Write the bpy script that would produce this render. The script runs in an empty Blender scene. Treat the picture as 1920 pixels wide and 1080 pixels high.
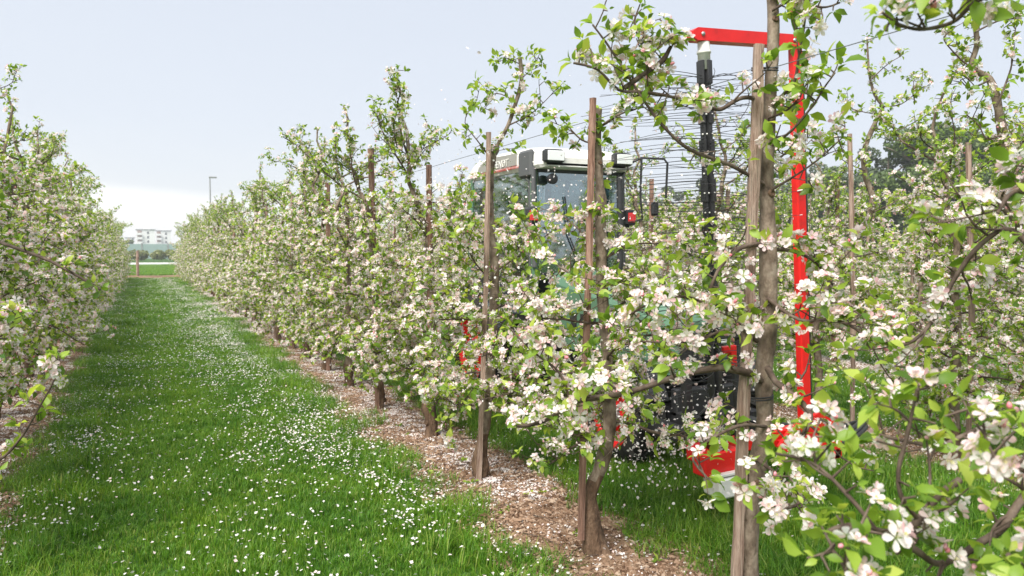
import bpy, math, random
import numpy as np
from mathutils import Vector, Matrix, noise as mnoise

R = math.radians
SC = bpy.context.scene
COL = SC.collection

# ------------------------------------------------------------------ camera, world, sun, exposure
YAW, PITCH, CAM_H = 24.8, 2.68, 1.6
F_PX = 1493.3                       # 28 mm on a 36 mm wide frame, in pixels of a 1920 wide picture
cam_data = bpy.data.cameras.new('camera')
cam_data.lens = 28.0; cam_data.sensor_width = 36.0
cam_data.clip_start = 0.05; cam_data.clip_end = 3000
cam_data.dof.use_dof = True; cam_data.dof.focus_distance = 4.6; cam_data.dof.aperture_fstop = 5.0
cam = bpy.data.objects.new('camera', cam_data); COL.objects.link(cam)
cam.location = (0, 0, CAM_H); cam.rotation_euler = (R(90 - PITCH), 0, R(-YAW))
SC.camera = cam

SC.view_settings.view_transform = 'Standard'; SC.view_settings.look = 'None'
SC.view_settings.gamma = 1.0; SC.view_settings.use_curve_mapping = False
SC.view_settings.exposure = 0.72
try:
    SC.cycles.use_denoising = True
    SC.cycles.max_bounces = 7; SC.cycles.diffuse_bounces = 4; SC.cycles.glossy_bounces = 3
    SC.cycles.transmission_bounces = 5; SC.cycles.transparent_max_bounces = 10
    SC.cycles.sample_clamp_indirect = 6.0
    SC.render.use_persistent_data = False
except Exception:
    pass

SUN_EL, SUN_AZ = 52.0, 235.0        # degrees; azimuth measured clockwise from +Y
world = bpy.data.worlds.new('World'); SC.world = world; world.use_nodes = True
wn, wl = world.node_tree.nodes, world.node_tree.links
wn.clear()
w_out = wn.new('ShaderNodeOutputWorld'); w_bg = wn.new('ShaderNodeBackground'); w_bg.inputs['Strength'].default_value = 0.10
sky = wn.new('ShaderNodeTexSky'); sky.sky_type = 'NISHITA'; sky.sun_disc = False
sky.sun_elevation = R(SUN_EL); sky.sun_rotation = R(SUN_AZ); sky.air_density = 1.0; sky.dust_density = 2.0
tc = wn.new('ShaderNodeTexCoord')
sep = wn.new('ShaderNodeSeparateXYZ'); wl.new(tc.outputs['Generated'], sep.inputs[0])
# thin overcast: pale blue grey above, white towards the horizon, long soft bands of cloud
mp = wn.new('ShaderNodeMapping'); mp.inputs['Scale'].default_value = (1.1, 1.1, 6.0); wl.new(tc.outputs['Generated'], mp.inputs['Vector'])
nz = wn.new('ShaderNodeTexNoise'); nz.inputs['Scale'].default_value = 1.4; nz.inputs['Detail'].default_value = 5; nz.inputs['Roughness'].default_value = 0.45
wl.new(mp.outputs[0], nz.inputs['Vector'])
# the bright clear band lies lower towards the east (the right)
dt = wn.new('ShaderNodeVectorMath'); dt.operation = 'DOT_PRODUCT'; dt.inputs[1].default_value = (0.091, -0.042, 0.0); wl.new(tc.outputs['Generated'], dt.inputs[0])
ad = wn.new('ShaderNodeMath'); ad.operation = 'MULTIPLY_ADD'; ad.inputs[1].default_value = 0.16; wl.new(nz.outputs['Fac'], ad.inputs[0]); wl.new(sep.outputs['Z'], ad.inputs[2])
a2 = wn.new('ShaderNodeMath'); a2.operation = 'ADD'; wl.new(ad.outputs[0], a2.inputs[0]); wl.new(dt.outputs['Value'], a2.inputs[1])
ramp = wn.new('ShaderNodeValToRGB'); wl.new(a2.outputs[0], ramp.inputs['Fac'])
ramp.color_ramp.elements[0].position = 0.115; ramp.color_ramp.elements[0].color = (1.24, 1.23, 1.21, 1)
ramp.color_ramp.elements[1].position = 0.60; ramp.color_ramp.elements[1].color = (0.735, 0.79, 0.885, 1)
for p_, c_ in ((0.145, (0.88, 0.92, 0.965)), (0.20, (0.80, 0.85, 0.93)), (0.36, (0.745, 0.80, 0.895))):
    e = ramp.color_ramp.elements.new(p_); e.color = (*c_, 1)
mul = wn.new('ShaderNodeVectorMath'); mul.operation = 'SCALE'; mul.inputs['Scale'].default_value = 6.45; wl.new(ramp.outputs['Color'], mul.inputs[0])
mx = wn.new('ShaderNodeMix'); mx.data_type = 'RGBA'; mx.inputs['Factor'].default_value = 0.9
wl.new(sky.outputs['Color'], mx.inputs['A']); wl.new(mul.outputs['Vector'], mx.inputs['B'])
wl.new(mx.outputs['Result'], w_bg.inputs['Color']); wl.new(w_bg.outputs[0], w_out.inputs[0])

sun_d = bpy.data.lights.new('sun', 'SUN'); sun_d.energy = 4.3; sun_d.angle = R(38); sun_d.color = (1.0, 0.965, 0.90)
sun = bpy.data.objects.new('sun', sun_d); COL.objects.link(sun)
_az, _el = R(SUN_AZ), R(SUN_EL)
sun_dir = Vector((math.sin(_az) * math.cos(_el), math.cos(_az) * math.cos(_el), math.sin(_el)))
sun.rotation_euler = sun_dir.to_track_quat('Z', 'Y').to_euler(); sun.location = sun_dir * 60

# ------------------------------------------------------------------ measuring helpers
_t, _p = R(YAW), R(PITCH)
FWD = Vector((math.sin(_t) * math.cos(_p), math.cos(_t) * math.cos(_p), -math.sin(_p)))
RGT = Vector((math.cos(_t), -math.sin(_t), 0)); UPV = RGT.cross(FWD)
CAMP = Vector((0, 0, CAM_H))
def P(px, py, d):
    """the place that is d metres deep at a spot measured on the photograph"""
    return CAMP + FWD * d + RGT * ((px - 960) / F_PX * d) - UPV * ((py - 540) / F_PX * d)
def project(pos):
    q = np.asarray(pos, dtype=float) - np.array(CAMP)
    d = q @ np.array(FWD)
    d = np.where(np.abs(d) < 1e-6, 1e-6, d)
    return 960 + F_PX * (q @ np.array(RGT)) / d, 540 - F_PX * (q @ np.array(UPV)) / d, d

# ------------------------------------------------------------------ materials
def new_mat(name):
    m = bpy.data.materials.new(name); m.use_nodes = True
    nt = m.node_tree; b = nt.nodes['Principled BSDF']
    return m, nt, b
def N(nt, kind, **kw):
    n = nt.nodes.new(kind)
    for k, v in kw.items(): setattr(n, k, v)
    return n
def ramp_node(nt, stops):
    r = N(nt, 'ShaderNodeValToRGB')
    while len(r.color_ramp.elements) < len(stops): r.color_ramp.elements.new(0.5)
    for e_, (p_, c_) in zip(r.color_ramp.elements, stops):
        e_.position = p_; e_.color = (c_[0], c_[1], c_[2], 1)
    return r
def noisy(name, stops, scale=8, detail=5, rough=0.7, bump=0.3, stretch=(1, 1, 1), spec=0.3, bscale=None, metallic=0.0, coords='Object', dist=0.01, coat=0):
    m, nt, b = new_mat(name)
    t = N(nt, 'ShaderNodeTexCoord'); mp_ = N(nt, 'ShaderNodeMapping'); mp_.inputs['Scale'].default_value = stretch
    nt.links.new(t.outputs[coords], mp_.inputs[0])
    nn = N(nt, 'ShaderNodeTexNoise'); nn.inputs['Scale'].default_value = scale; nn.inputs['Detail'].default_value = detail; nn.inputs['Roughness'].default_value = 0.62
    nt.links.new(mp_.outputs[0], nn.inputs['Vector'])
    r = ramp_node(nt, stops); nt.links.new(nn.outputs['Fac'], r.inputs[0]); nt.links.new(r.outputs[0], b.inputs['Base Color'])
    n2 = N(nt, 'ShaderNodeTexNoise'); n2.inputs['Scale'].default_value = bscale or scale * 3; n2.inputs['Detail'].default_value = 6
    nt.links.new(mp_.outputs[0], n2.inputs['Vector'])
    bp = N(nt, 'ShaderNodeBump'); bp.inputs['Strength'].default_value = bump; bp.inputs['Distance'].default_value = dist
    nt.links.new(n2.outputs['Fac'], bp.inputs['Height']); nt.links.new(bp.outputs[0], b.inputs['Normal'])
    b.inputs['Roughness'].default_value = rough; b.inputs['Specular IOR Level'].default_value = spec; b.inputs['Metallic'].default_value = metallic
    b.inputs['Coat Weight'].default_value = coat
    return m
def plain(name, col, rough=0.5, metallic=0.0, spec=0.4, coat=0.0, dirt=0.12):
    """painted or moulded surface with slight uneven wear"""
    c2 = tuple(x * (1 - dirt) + 0.10 * dirt for x in col)
    return noisy(name, [(0.3, c2), (0.65, col)], scale=6, rough=rough, bump=0.05, spec=spec, metallic=metallic, dist=0.002, coat=coat)

def tinted(nt):
    """a number from 0 to 1 that differs from leaf to leaf and from plant to plant"""
    g = N(nt, 'ShaderNodeNewGeometry'); o = N(nt, 'ShaderNodeObjectInfo')
    a = N(nt, 'ShaderNodeMath', operation='ADD'); f = N(nt, 'ShaderNodeMath', operation='FRACT')
    nt.links.new(g.outputs['Random Per Island'], a.inputs[0]); nt.links.new(o.outputs['Random'], a.inputs[1]); nt.links.new(a.outputs[0], f.inputs[0])
    return f.outputs[0]
def leafy(name, stops, transl, rough=0.45, tfac=0.35, spec=0.35):
    m, nt, b = new_mat(name)
    f = tinted(nt); r = ramp_node(nt, stops); nt.links.new(f, r.inputs[0])
    nt.links.new(r.outputs[0], b.inputs['Base Color']); b.inputs['Roughness'].default_value = rough; b.inputs['Specular IOR Level'].default_value = spec
    tr = N(nt, 'ShaderNodeBsdfTranslucent')
    mc = N(nt, 'ShaderNodeMix', data_type='RGBA', blend_type='MULTIPLY'); mc.inputs['Factor'].default_value = 1.0
    nt.links.new(r.outputs[0], mc.inputs['A']); mc.inputs['B'].default_value = (*transl, 1)
    nt.links.new(mc.outputs['Result'], tr.inputs['Color'])
    ms = N(nt, 'ShaderNodeMixShader'); ms.inputs[0].default_value = tfac
    nt.links.new(b.outputs[0], ms.inputs[1]); nt.links.new(tr.outputs[0], ms.inputs[2])
    nt.links.new(ms.outputs[0], nt.nodes['Material Output'].inputs[0])
    return m

M = {}
M['leaf'] = leafy('apple_leaf', [(0.0, (.075, .15, .016)), (0.3, (.165, .285, .030)), (0.7, (.29, .41, .055)), (1.0, (.44, .52, .10))], (1.7, 1.6, 0.9), rough=.42, tfac=.45)
M['grass'] = leafy('grass_blade', [(0.0, (.055, .13, .010)), (0.5, (.115, .265, .020)), (0.85, (.21, .35, .035)), (1.0, (.34, .37, .10))], (1.6, 1.5, 0.8), rough=.4, tfac=.42, spec=.3)
def patchy(m, scale, lo, hi):
    """large patches of fresher and duller growth over the ground"""
    nt = m.node_tree; b = nt.nodes['Principled BSDF']; src = b.inputs['Base Color'].links[0].from_socket
    g = N(nt, 'ShaderNodeNewGeometry'); nn = N(nt, 'ShaderNodeTexNoise'); nn.inputs['Scale'].default_value = scale; nn.inputs['Detail'].default_value = 4
    nt.links.new(g.outputs['Position'], nn.inputs['Vector']); r = ramp_node(nt, [(0.35, lo), (0.65, hi)]); nt.links.new(nn.outputs['Fac'], r.inputs[0])
    mc = N(nt, 'ShaderNodeMix', data_type='RGBA', blend_type='MULTIPLY'); mc.inputs['Factor'].default_value = 1.0; nt.links.new(src, mc.inputs['A']); nt.links.new(r.outputs[0], mc.inputs['B'])
    for l in list(src.links):
        if l.to_node != mc: t_ = l.to_socket; nt.links.remove(l); nt.links.new(mc.outputs['Result'], t_)
patchy(M['grass'], 1.6, (.66, .80, .80), (1.18, 1.12, 1.2))
M['bush_leaf'] = leafy('far_leaf', [(0.0, (.060, .10, .026)), (0.5, (.095, .15, .036)), (1.0, (.15, .20, .06))], (1.2, 1.3, 0.7), rough=.6, tfac=.25)
M['bush_leaf_dark'] = leafy('far_leaf_dark', [(0.0, (.048, .072, .034)), (0.5, (.068, .10, .042)), (1.0, (.10, .13, .058))], (1.1, 1.2, 0.7), rough=.6, tfac=.2)
def petal_mat():
    m, nt, b = new_mat('apple_petal')
    f = tinted(nt)
    r = ramp_node(nt, [(0.0, (.95, .925, .91)), (0.45, (.95, .89, .88)), (0.8, (.94, .77, .775)), (1.0, (.90, .56, .59))]); nt.links.new(f, r.inputs[0])
    at = N(nt, 'ShaderNodeAttribute', attribute_name='t')
    r2 = ramp_node(nt, [(0.0, (.80, .86, .62)), (0.25, (1, 1, 1)), (0.8, (1, .99, .985)), (1.0, (1, .90, .91))]); nt.links.new(at.outputs['Fac'], r2.inputs[0])
    mc = N(nt, 'ShaderNodeMix', data_type='RGBA', blend_type='MULTIPLY'); mc.inputs['Factor'].default_value = 1.0
    nt.links.new(r.outputs[0], mc.inputs['A']); nt.links.new(r2.outputs[0], mc.inputs['B'])
    nt.links.new(mc.outputs['Result'], b.inputs['Base Color']); b.inputs['Roughness'].default_value = .6; b.inputs['Specular IOR Level'].default_value = .2
    tr = N(nt, 'ShaderNodeBsdfTranslucent'); nt.links.new(mc.outputs['Result'], tr.inputs['Color'])
    ms = N(nt, 'ShaderNodeMixShader'); ms.inputs[0].default_value = .50
    nt.links.new(b.outputs[0], ms.inputs[1]); nt.links.new(tr.outputs[0], ms.inputs[2]); nt.links.new(ms.outputs[0], nt.nodes['Material Output'].inputs[0])
    return m
M['petal'] = petal_mat()
M['bud'] = leafy('pink_bud', [(0.0, (.78, .20, .25)), (1.0, (.84, .50, .54))], (1, 1, 1), tfac=.2)
M['stamen'] = plain('stamen', (.62, .60, .22), rough=.7)
M['ground_petal'] = leafy('fallen_petal', [(0.0, (.78, .74, .71)), (0.6, (.86, .82, .80)), (1.0, (.80, .62, .60))], (1, 1, 1), rough=.6, tfac=.25)
M['bark'] = noisy('apple_bark', [(0.28, (.060, .042, .030)), (0.44, (.16, .118, .085)), (0.58, (.255, .20, .15)), (0.75, (.35, .30, .23))], scale=11, stretch=(2.2, 2.2, 1.3), detail=9, rough=.85, bump=.7, bscale=34, dist=.010)
M['burl'] = noisy('rough_bark', [(0.25, (.045, .028, .018)), (0.5, (.14, .085, .052)), (0.75, (.25, .165, .11))], scale=16, stretch=(1.5, 1.5, .7), detail=8, rough=.9, bump=1.0, bscale=30, dist=.02)
M['twig'] = noisy('twig_bark', [(0.3, (.045, .030, .022)), (0.5, (.10, .070, .052)), (0.75, (.20, .155, .12))], scale=20, rough=.75, bump=.5, bscale=90, dist=.003)
M['stake'] = noisy('weathered_stake_wood', [(0.22, (.09, .052, .038)), (0.42, (.25, .165, .125)), (0.58, (.37, .27, .215)), (0.8, (.46, .38, .31))], scale=9, stretch=(9, 9, .55), detail=7, rough=.85, bump=1.0, bscale=16, dist=.012)
M['stake_dark'] = noisy('dark_stake_wood', [(0.25, (.08, .038, .026)), (0.5, (.25, .14, .10)), (0.75, (.39, .26, .20))], scale=9, stretch=(9, 9, .6), detail=7, rough=.85, bump=1.0, bscale=16, dist=.012)
M['soil'] = noisy('reddish_soil', [(0.25, (.10, .058, .034)), (0.45, (.20, .125, .078)), (0.6, (.29, .195, .13)), (0.8, (.37, .27, .19))], scale=14, detail=10, rough=.95, bump=1.0, bscale=60, dist=.02, spec=.1)
M['chip'] = leafy('soil_chip', [(0.0, (.09, .05, .03)), (0.4, (.22, .135, .085)), (0.8, (.34, .23, .16)), (1.0, (.44, .34, .26))], (1, 1, 1), rough=.9, tfac=.0, spec=.1)
M['turf'] = noisy('turf_soil', [(0.3, (.018, .045, .008)), (0.5, (.030, .075, .012)), (0.7, (.050, .10, .018))], scale=5, detail=8, rough=.95, bump=.8, bscale=50, dist=.02, spec=.1)
M['red'] = noisy('red_paint', [(0.28, (.36, .016, .012)), (0.42, (.62, .013, .012)), (0.7, (.76, .016, .014))], scale=7, detail=9, rough=.40, bump=.12, bscale=40, dist=.003, coat=.2)
M['black'] = plain('black_plastic', (.022, .022, .024), rough=.42, dirt=.2)
M['string'] = plain('nylon_string', (.035, .035, .038), rough=.5)
M['rubber'] = noisy('tyre_rubber', [(0.3, (.012, .012, .012)), (0.7, (.035, .033, .030))], scale=12, rough=.8, bump=.3)
M['white'] = noisy('white_paint', [(0.25, (.50, .47, .40)), (0.42, (.72, .70, .65)), (0.65, (.80, .79, .76))], scale=5, detail=9, rough=.42, bump=.05, dist=.002, coat=.15)
M['greypanel'] = plain('grey_roof_panel', (.30, .29, .26), rough=.5)
M['darkgrey'] = plain('dark_grey_plastic', (.085, .088, .09), rough=.5)
M['green'] = plain('green_paint', (.10, .20, .125), rough=.35, coat=.3)
M['steel'] = plain('dull_steel', (.42, .42, .41), rough=.4, metallic=.7)
M['wire'] = plain('galvanised_wire', (.16, .17, .17), rough=.5, metallic=.4)
M['lens'] = plain('lamp_lens', (.78, .80, .78), rough=.12, spec=.8)
M['redlens'] = plain('red_lens', (.62, .02, .02), rough=.15, spec=.7)
M['cloth'] = plain('seat_cloth', (.03, .03, .035), rough=.9)
M['road'] = noisy('pale_road', [(0.3, (.42, .42, .43)), (0.7, (.52, .52, .53))], scale=.4, rough=.8, bump=.1)
M['render_wall'] = noisy('white_render', [(0.3, (.74, .74, .73)), (0.7, (.82, .82, .80))], scale=.3, rough=.8, bump=.05)
M['brickwall'] = noisy('brown_facade', [(0.3, (.24, .15, .12)), (0.7, (.32, .21, .17))], scale=.5, rough=.85, bump=.1)
M['barrier'] = plain('grey_green_panel', (.30, .40, .38), rough=.35)
M['darkglass'] = plain('window_glass', (.05, .06, .07), rough=.1, spec=.8)
def glass_mat():
    m = bpy.data.materials.new('cab_glass'); m.use_nodes = True; nt = m.node_tree; nt.nodes.clear()
    o = N(nt, 'ShaderNodeOutputMaterial'); t = N(nt, 'ShaderNodeBsdfTransparent'); t.inputs[0].default_value = (.60, .70, .71, 1)
    g = N(nt, 'ShaderNodeBsdfGlossy'); g.inputs['Roughness'].default_value = .05; g.inputs['Color'].default_value = (.85, .92, .95, 1)
    lw = N(nt, 'ShaderNodeLayerWeight'); lw.inputs[0].default_value = .45
    a = N(nt, 'ShaderNodeMath', operation='MULTIPLY_ADD'); a.inputs[1].default_value = .55; a.inputs[2].default_value = .24; a.use_clamp = True
    nt.links.new(lw.outputs['Fresnel'], a.inputs[0])
    ms = N(nt, 'ShaderNodeMixShader'); nt.links.new(a.outputs[0], ms.inputs[0]); nt.links.new(t.outputs[0], ms.inputs[1]); nt.links.new(g.outputs[0], ms.inputs[2]); nt.links.new(ms.outputs[0], o.inputs[0])
    return m
M['glass'] = glass_mat()

# ------------------------------------------------------------------ mesh helpers
def tag(o, label=None, cat=None, group=None, kind=None):
    if label: o['label'] = label
    if cat: o['category'] = cat
    if group: o['group'] = group
    if kind: o['kind'] = kind
    return o
def empty(name, loc=(0, 0, 0), rot=(0, 0, 0)):
    o = bpy.data.objects.new(name, None); o.location = loc; o.rotation_euler = rot; o.empty_display_size = .2
    COL.objects.link(o); return o
def link(name, me, parent=None, loc=None):
    o = bpy.data.objects.new(name, me); COL.objects.link(o)
    if parent is not None: o.parent = parent
    if loc is not None: o.location = loc
    return o

class MB:
    """collects shapes and links them as one mesh object"""
    def __init__(s): s.v = []; s.f = []; s.m = []; s.sm = []; s.xf = None
    def add(s, vs, fs, mi=0, smooth=False):
        b = len(s.v)
        s.v.extend(tuple(v) for v in vs); s.f.extend(tuple(b + i for i in f) for f in fs)
        s.m.extend([mi] * len(fs)); s.sm.extend([smooth] * len(fs)); return s
    def box(s, lo, hi, mi=0, bev=0.0, rot=None):
        (x0, y0, z0), (x1, y1, z1) = lo, hi
        if bev <= 0:
            vs = [(x0, y0, z0), (x1, y0, z0), (x1, y1, z0), (x0, y1, z0), (x0, y0, z1), (x1, y0, z1), (x1, y1, z1), (x0, y1, z1)]
            fs = [(0, 3, 2, 1), (4, 5, 6, 7), (0, 1, 5, 4), (1, 2, 6, 5), (2, 3, 7, 6), (3, 0, 4, 7)]
        else:
            b = bev; vs = []
            for z, k in ((z0, b), (z0 + b, 0), (z1 - b, 0), (z1, b)):
                for (x, y, sx, sy) in ((x0, y0, 1, 1), (x1, y0, -1, 1), (x1, y1, -1, -1), (x0, y1, 1, -1)):
                    if sx * sy > 0: vs += [(x + sx * k, y + sy * (k + b), z), (x + sx * (k + b), y + sy * k, z)]
                    else: vs += [(x + sx * (k + b), y + sy * k, z), (x + sx * k, y + sy * (k + b), z)]
            fs = [tuple(reversed(range(8))), tuple(range(24, 32))]
            for r_ in range(3):
                for i in range(8): j = (i + 1) % 8; fs.append((r_ * 8 + i, r_ * 8 + j, r_ * 8 + 8 + j, r_ * 8 + 8 + i))
        if rot is not None:
            c = Vector(((x0 + x1) / 2, (y0 + y1) / 2, (z0 + z1) / 2)); vs = [c + rot @ (Vector(v) - c) for v in vs]
        return s.add(vs, fs, mi)
    def tube(s, pts, radii, sides=6, mi=0, smooth=True, jit=None):
        pts = [Vector(p) for p in pts]; n = len(pts)
        if not hasattr(radii, '__len__'): radii = [radii] * n
        vs = []; fs = []
        t0 = (pts[1] - pts[0]).normalized(); u = t0.orthogonal().normalized()
        for i in range(n):
            t = (pts[min(i + 1, n - 1)] - pts[max(i - 1, 0)])
            t = t.normalized() if t.length > 1e-9 else t0
            u = (u - t * u.dot(t)); u = u.normalized() if u.length > 1e-6 else t.orthogonal().normalized()
            w = t.cross(u)
            for k in range(sides):
                a = 2 * math.pi * k / sides; r_ = radii[i]
                if jit: r_ *= jit(pts[i], a)
                vs.append(pts[i] + (u * math.cos(a) + w * math.sin(a)) * r_)
        for i in range(n - 1):
            for k in range(sides):
                k2 = (k + 1) % sides; fs.append((i * sides + k, i * sides + k2, (i + 1) * sides + k2, (i + 1) * sides + k))
        s.add(vs, fs, mi, smooth)
        s.add([vs[k] for k in range(sides)], [tuple(reversed(range(sides)))], mi)
        s.add([vs[(n - 1) * sides + k] for k in range(sides)], [tuple(range(sides))], mi)
        return s
    def lathe(s, axis_o, axis_d, prof, sides=24, mi=0, smooth=True):
        """prof: (distance along the axis, radius)"""
        o = Vector(axis_o); d = Vector(axis_d).normalized(); u = d.orthogonal().normalized(); w = d.cross(u); vs = []; fs = []
        for (h, r_) in prof:
            for k in range(sides):
                a = 2 * math.pi * k / sides; vs.append(o + d * h + (u * math.cos(a) + w * math.sin(a)) * r_)
        for i in range(len(prof) - 1):
            for k in range(sides):
                k2 = (k + 1) % sides; fs.append((i * sides + k, i * sides + k2, (i + 1) * sides + k2, (i + 1) * sides + k))
        return s.add(vs, fs, mi, smooth)
    def prism(s, poly, axis, a0, a1, mi=0):
        """extrude a polygon given in the two other axes"""
        def mk(p, q): return {'x': (q, p[0], p[1]), 'y': (p[0], q, p[1]), 'z': (p[0], p[1], q)}[axis]
        n = len(poly); vs = [mk(p, a0) for p in poly] + [mk(p, a1) for p in poly]
        fs = [tuple(reversed(range(n))), tuple(range(n, 2 * n))] + [(i, (i + 1) % n, n + (i + 1) % n, n + i) for i in range(n)]
        return s.add(vs, fs, mi)
    def mesh(s, name, mats):
        me = bpy.data.meshes.new(name); me.from_pydata(s.v, [], s.f)
        for m in (mats if isinstance(mats, (list, tuple)) else [mats]): me.materials.append(m)
        me.polygons.foreach_set('material_index', s.m); me.polygons.foreach_set('use_smooth', s.sm); me.update(); return me
    def build(s, name, mats, parent=None, loc=None):
        return link(name, s.mesh(name, mats), parent, loc)
    def fix(s, name, mats, parent=None, loc=None):
        o = s.build(name, mats, parent, loc)
        import bmesh
        bm = bmesh.new(); bm.from_mesh(o.data); bmesh.ops.recalc_face_normals(bm, faces=bm.faces); bm.to_mesh(o.data); bm.free(); return o

def np_mesh(name, V, T, mats, mi=None, t=None, smooth=False):
    """triangle mesh straight from arrays"""
    me = bpy.data.meshes.new(name); nV, nT = len(V), len(T)
    me.vertices.add(nV); me.vertices.foreach_set('co', np.ascontiguousarray(V, dtype=np.float32).ravel())
    me.loops.add(nT * 3); me.loops.foreach_set('vertex_index', np.ascontiguousarray(T, dtype=np.int32).ravel())
    me.polygons.add(nT); me.polygons.foreach_set('loop_start', np.arange(0, nT * 3, 3, dtype=np.int32))
    me.polygons.foreach_set('loop_total', np.full(nT, 3, dtype=np.int32))
    for m in mats: me.materials.append(m)
    if mi is not None: me.polygons.foreach_set('material_index', np.ascontiguousarray(mi, dtype=np.int32))
    me.polygons.foreach_set('use_smooth', np.full(nT, bool(smooth)))
    if t is not None:
        a = me.attributes.new('t', 'FLOAT', 'POINT'); a.data.foreach_set('value', np.ascontiguousarray(t, dtype=np.float32))
    me.update(calc_edges=True); return me

class Tpl:
    """a small shape (leaf, flower ...) that is repeated many times"""
    def __init__(s, V, T, mi=None, t=None, mats=None):
        s.V = np.array(V, float); s.T = np.array(T, int); s.mi = np.zeros(len(s.T), int) if mi is None else np.array(mi, int)
        s.t = np.zeros(len(s.V)) if t is None else np.array(t, float); s.mats = mats
    def mesh(s, name):
        return np_mesh(name, s.V, s.T, s.mats, s.mi, s.t, True)
def stamp(parts):
    """parts: list of (template, positions, X, Y, Z axes, scale) -> arrays of one joined mesh"""
    Vs, Ts, Ms, ts, off = [], [], [], [], 0
    for tp, Pn, X, Y, Z, S in parts:
        n = len(Pn)
        if n == 0: continue
        v = tp.V
        W = Pn[:, None, :] + S[:, None, None] * (v[None, :, 0:1] * X[:, None, :] + v[None, :, 1:2] * Y[:, None, :] + v[None, :, 2:3] * Z[:, None, :])
        m = len(v); Vs.append(W.reshape(-1, 3)); Ts.append((tp.T[None] + (np.arange(n) * m)[:, None, None] + off).reshape(-1, 3))
        Ms.append(np.tile(tp.mi, n)); ts.append(np.tile(tp.t, n)); off += n * m
    if not Vs: return None
    return np.concatenate(Vs), np.concatenate(Ts), np.concatenate(Ms), np.concatenate(ts)
def unit(a): return a / np.maximum(np.linalg.norm(a, axis=-1, keepdims=True), 1e-9)
def frame(Y, hint):
    """axes with Y kept and Z as near to the hint as it can be"""
    Y = unit(Y); X = unit(np.cross(Y, hint)); return X, Y, np.cross(X, Y)
def around(A, rs, tilt):
    """directions that lean `tilt` radians off the axes A at a random turn"""
    h = np.where(np.abs(A[:, 2:3]) < .9, np.array([[0, 0, 1.]]), np.array([[1., 0, 0]]))
    U = unit(np.cross(A, h)); W = np.cross(A, U); az = rs.uniform(0, 2 * np.pi, len(A))[:, None]; tilt = tilt[:, None]
    return unit(np.cos(tilt) * A + np.sin(tilt) * (np.cos(az) * U + np.sin(az) * W))

# ---- templates
def leaf_template(rows):
    V, T, t = [], [], []; prev = None
    for (y, w, z) in rows:
        b = len(V)
        if w == 0: V.append((0, y, z)); t.append(y); cur = (b, b, b)
        else: V += [(-w, y, z + w * .30), (0, y, z), (w, y, z + w * .30)]; t += [y] * 3; cur = (b, b + 1, b + 2)
        if prev is not None:
            for k in (0, 1):
                a, b_, c, d = prev[k], prev[k + 1], cur[k + 1], cur[k]
                if a != b_: T.append((a, b_, c))
                if c != d: T.append((a, c, d))
        prev = cur
    return Tpl(V, T, None, t)
LEAF_A = leaf_template([(0, 0, 0), (.14, .025, .01), (.32, .21, .03), (.58, .27, .0), (.82, .15, -.08), (1, 0, -.17)])
LEAF_B = leaf_template([(0, 0, 0), (.14, .022, .02), (.36, .22, .05), (.62, .22, .05), (.85, .10, .0), (1, 0, -.05)])
LEAF_C = leaf_template([(0, 0, 0), (.3, .20, .05), (.62, .24, -.02), (1, 0, -.28)])
LEAF_FAR = leaf_template([(0, 0, 0), (.48, .29, .02), (1, 0, -.12)])
for _l in (LEAF_A, LEAF_B, LEAF_C, LEAF_FAR): _l.mats = [M['leaf']]

def flower_template(cup, near=True, seed=0, stalk=True):
    rg = random.Random(seed); V, T, mi, t = [], [], [], []
    for k in range(5):
        a = 2 * math.pi * k / 5 + rg.uniform(-.10, .10); c = cup + rg.uniform(-.16, .16); L = rg.uniform(.92, 1.08)
        if near:
            pv = [(0, .06, 0), (-.19, .36, .05), (.19, .36, .05), (-.31, .70, .07), (.31, .70, .07), (0, .55, -.05), (0, 1.0, -.02), (-.19, .94, .04), (.19, .94, .04)]
            pt = [(0, 5, 1), (0, 2, 5), (1, 5, 3), (2, 4, 5), (3, 5, 7), (5, 4, 8), (7, 5, 6), (6, 5, 8)]; tt = [0, .4, .4, .8, .8, .55, 1, .95, .95]
        else:
            pv = [(0, .05, 0), (-.36, .66, .05), (.36, .66, .05), (0, 1, 0)]; pt = [(0, 2, 1), (1, 2, 3)]; tt = [0.1, .7, .7, 1]
        b = len(V); tw = rg.uniform(-.25, .25)
        for (x, y, z) in pv:
            x, z = x * math.cos(tw) - z * math.sin(tw), x * math.sin(tw) + z * math.cos(tw)
            y, z = y * L * math.cos(c) - z * math.sin(c), y * L * math.sin(c) + z * math.cos(c)
            V.append((x * math.cos(a) - y * math.sin(a), x * math.sin(a) + y * math.cos(a), z))
        T += [tuple(b + i for i in f) for f in pt]; mi += [0] * len(pt); t += tt
    if near:
        for k in range(7):
            a = 2 * math.pi * k / 7 + .2; r_, h = rg.uniform(.12, .26), rg.uniform(.28, .45); b = len(V); x, y = math.cos(a) * r_, math.sin(a) * r_
            V += [(0, 0, .02), (x - .03, y, h), (x + .03, y + .02, h)]; T.append((b, b + 1, b + 2)); mi.append(1); t += [.5] * 3
    if stalk and near:
        b = len(V); V += [(.03, 0, 0), (-.015, .026, 0), (-.015, -.026, 0), (.05, 0, -1.1)]; T += [(b, b + 1, b + 3), (b + 1, b + 2, b + 3), (b + 2, b, b + 3)]; mi += [2] * 3; t += [.5] * 4
    return Tpl(V, T, mi, t, [M['petal'], M['stamen'], M['leaf']])
FLOWERS = [flower_template(.22, True, 1), flower_template(.45, True, 2), flower_template(.75, True, 3), flower_template(.05, True, 4)]
FLOWERS_FAR = [flower_template(.3, False, 5), flower_template(.65, False, 6)]
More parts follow.
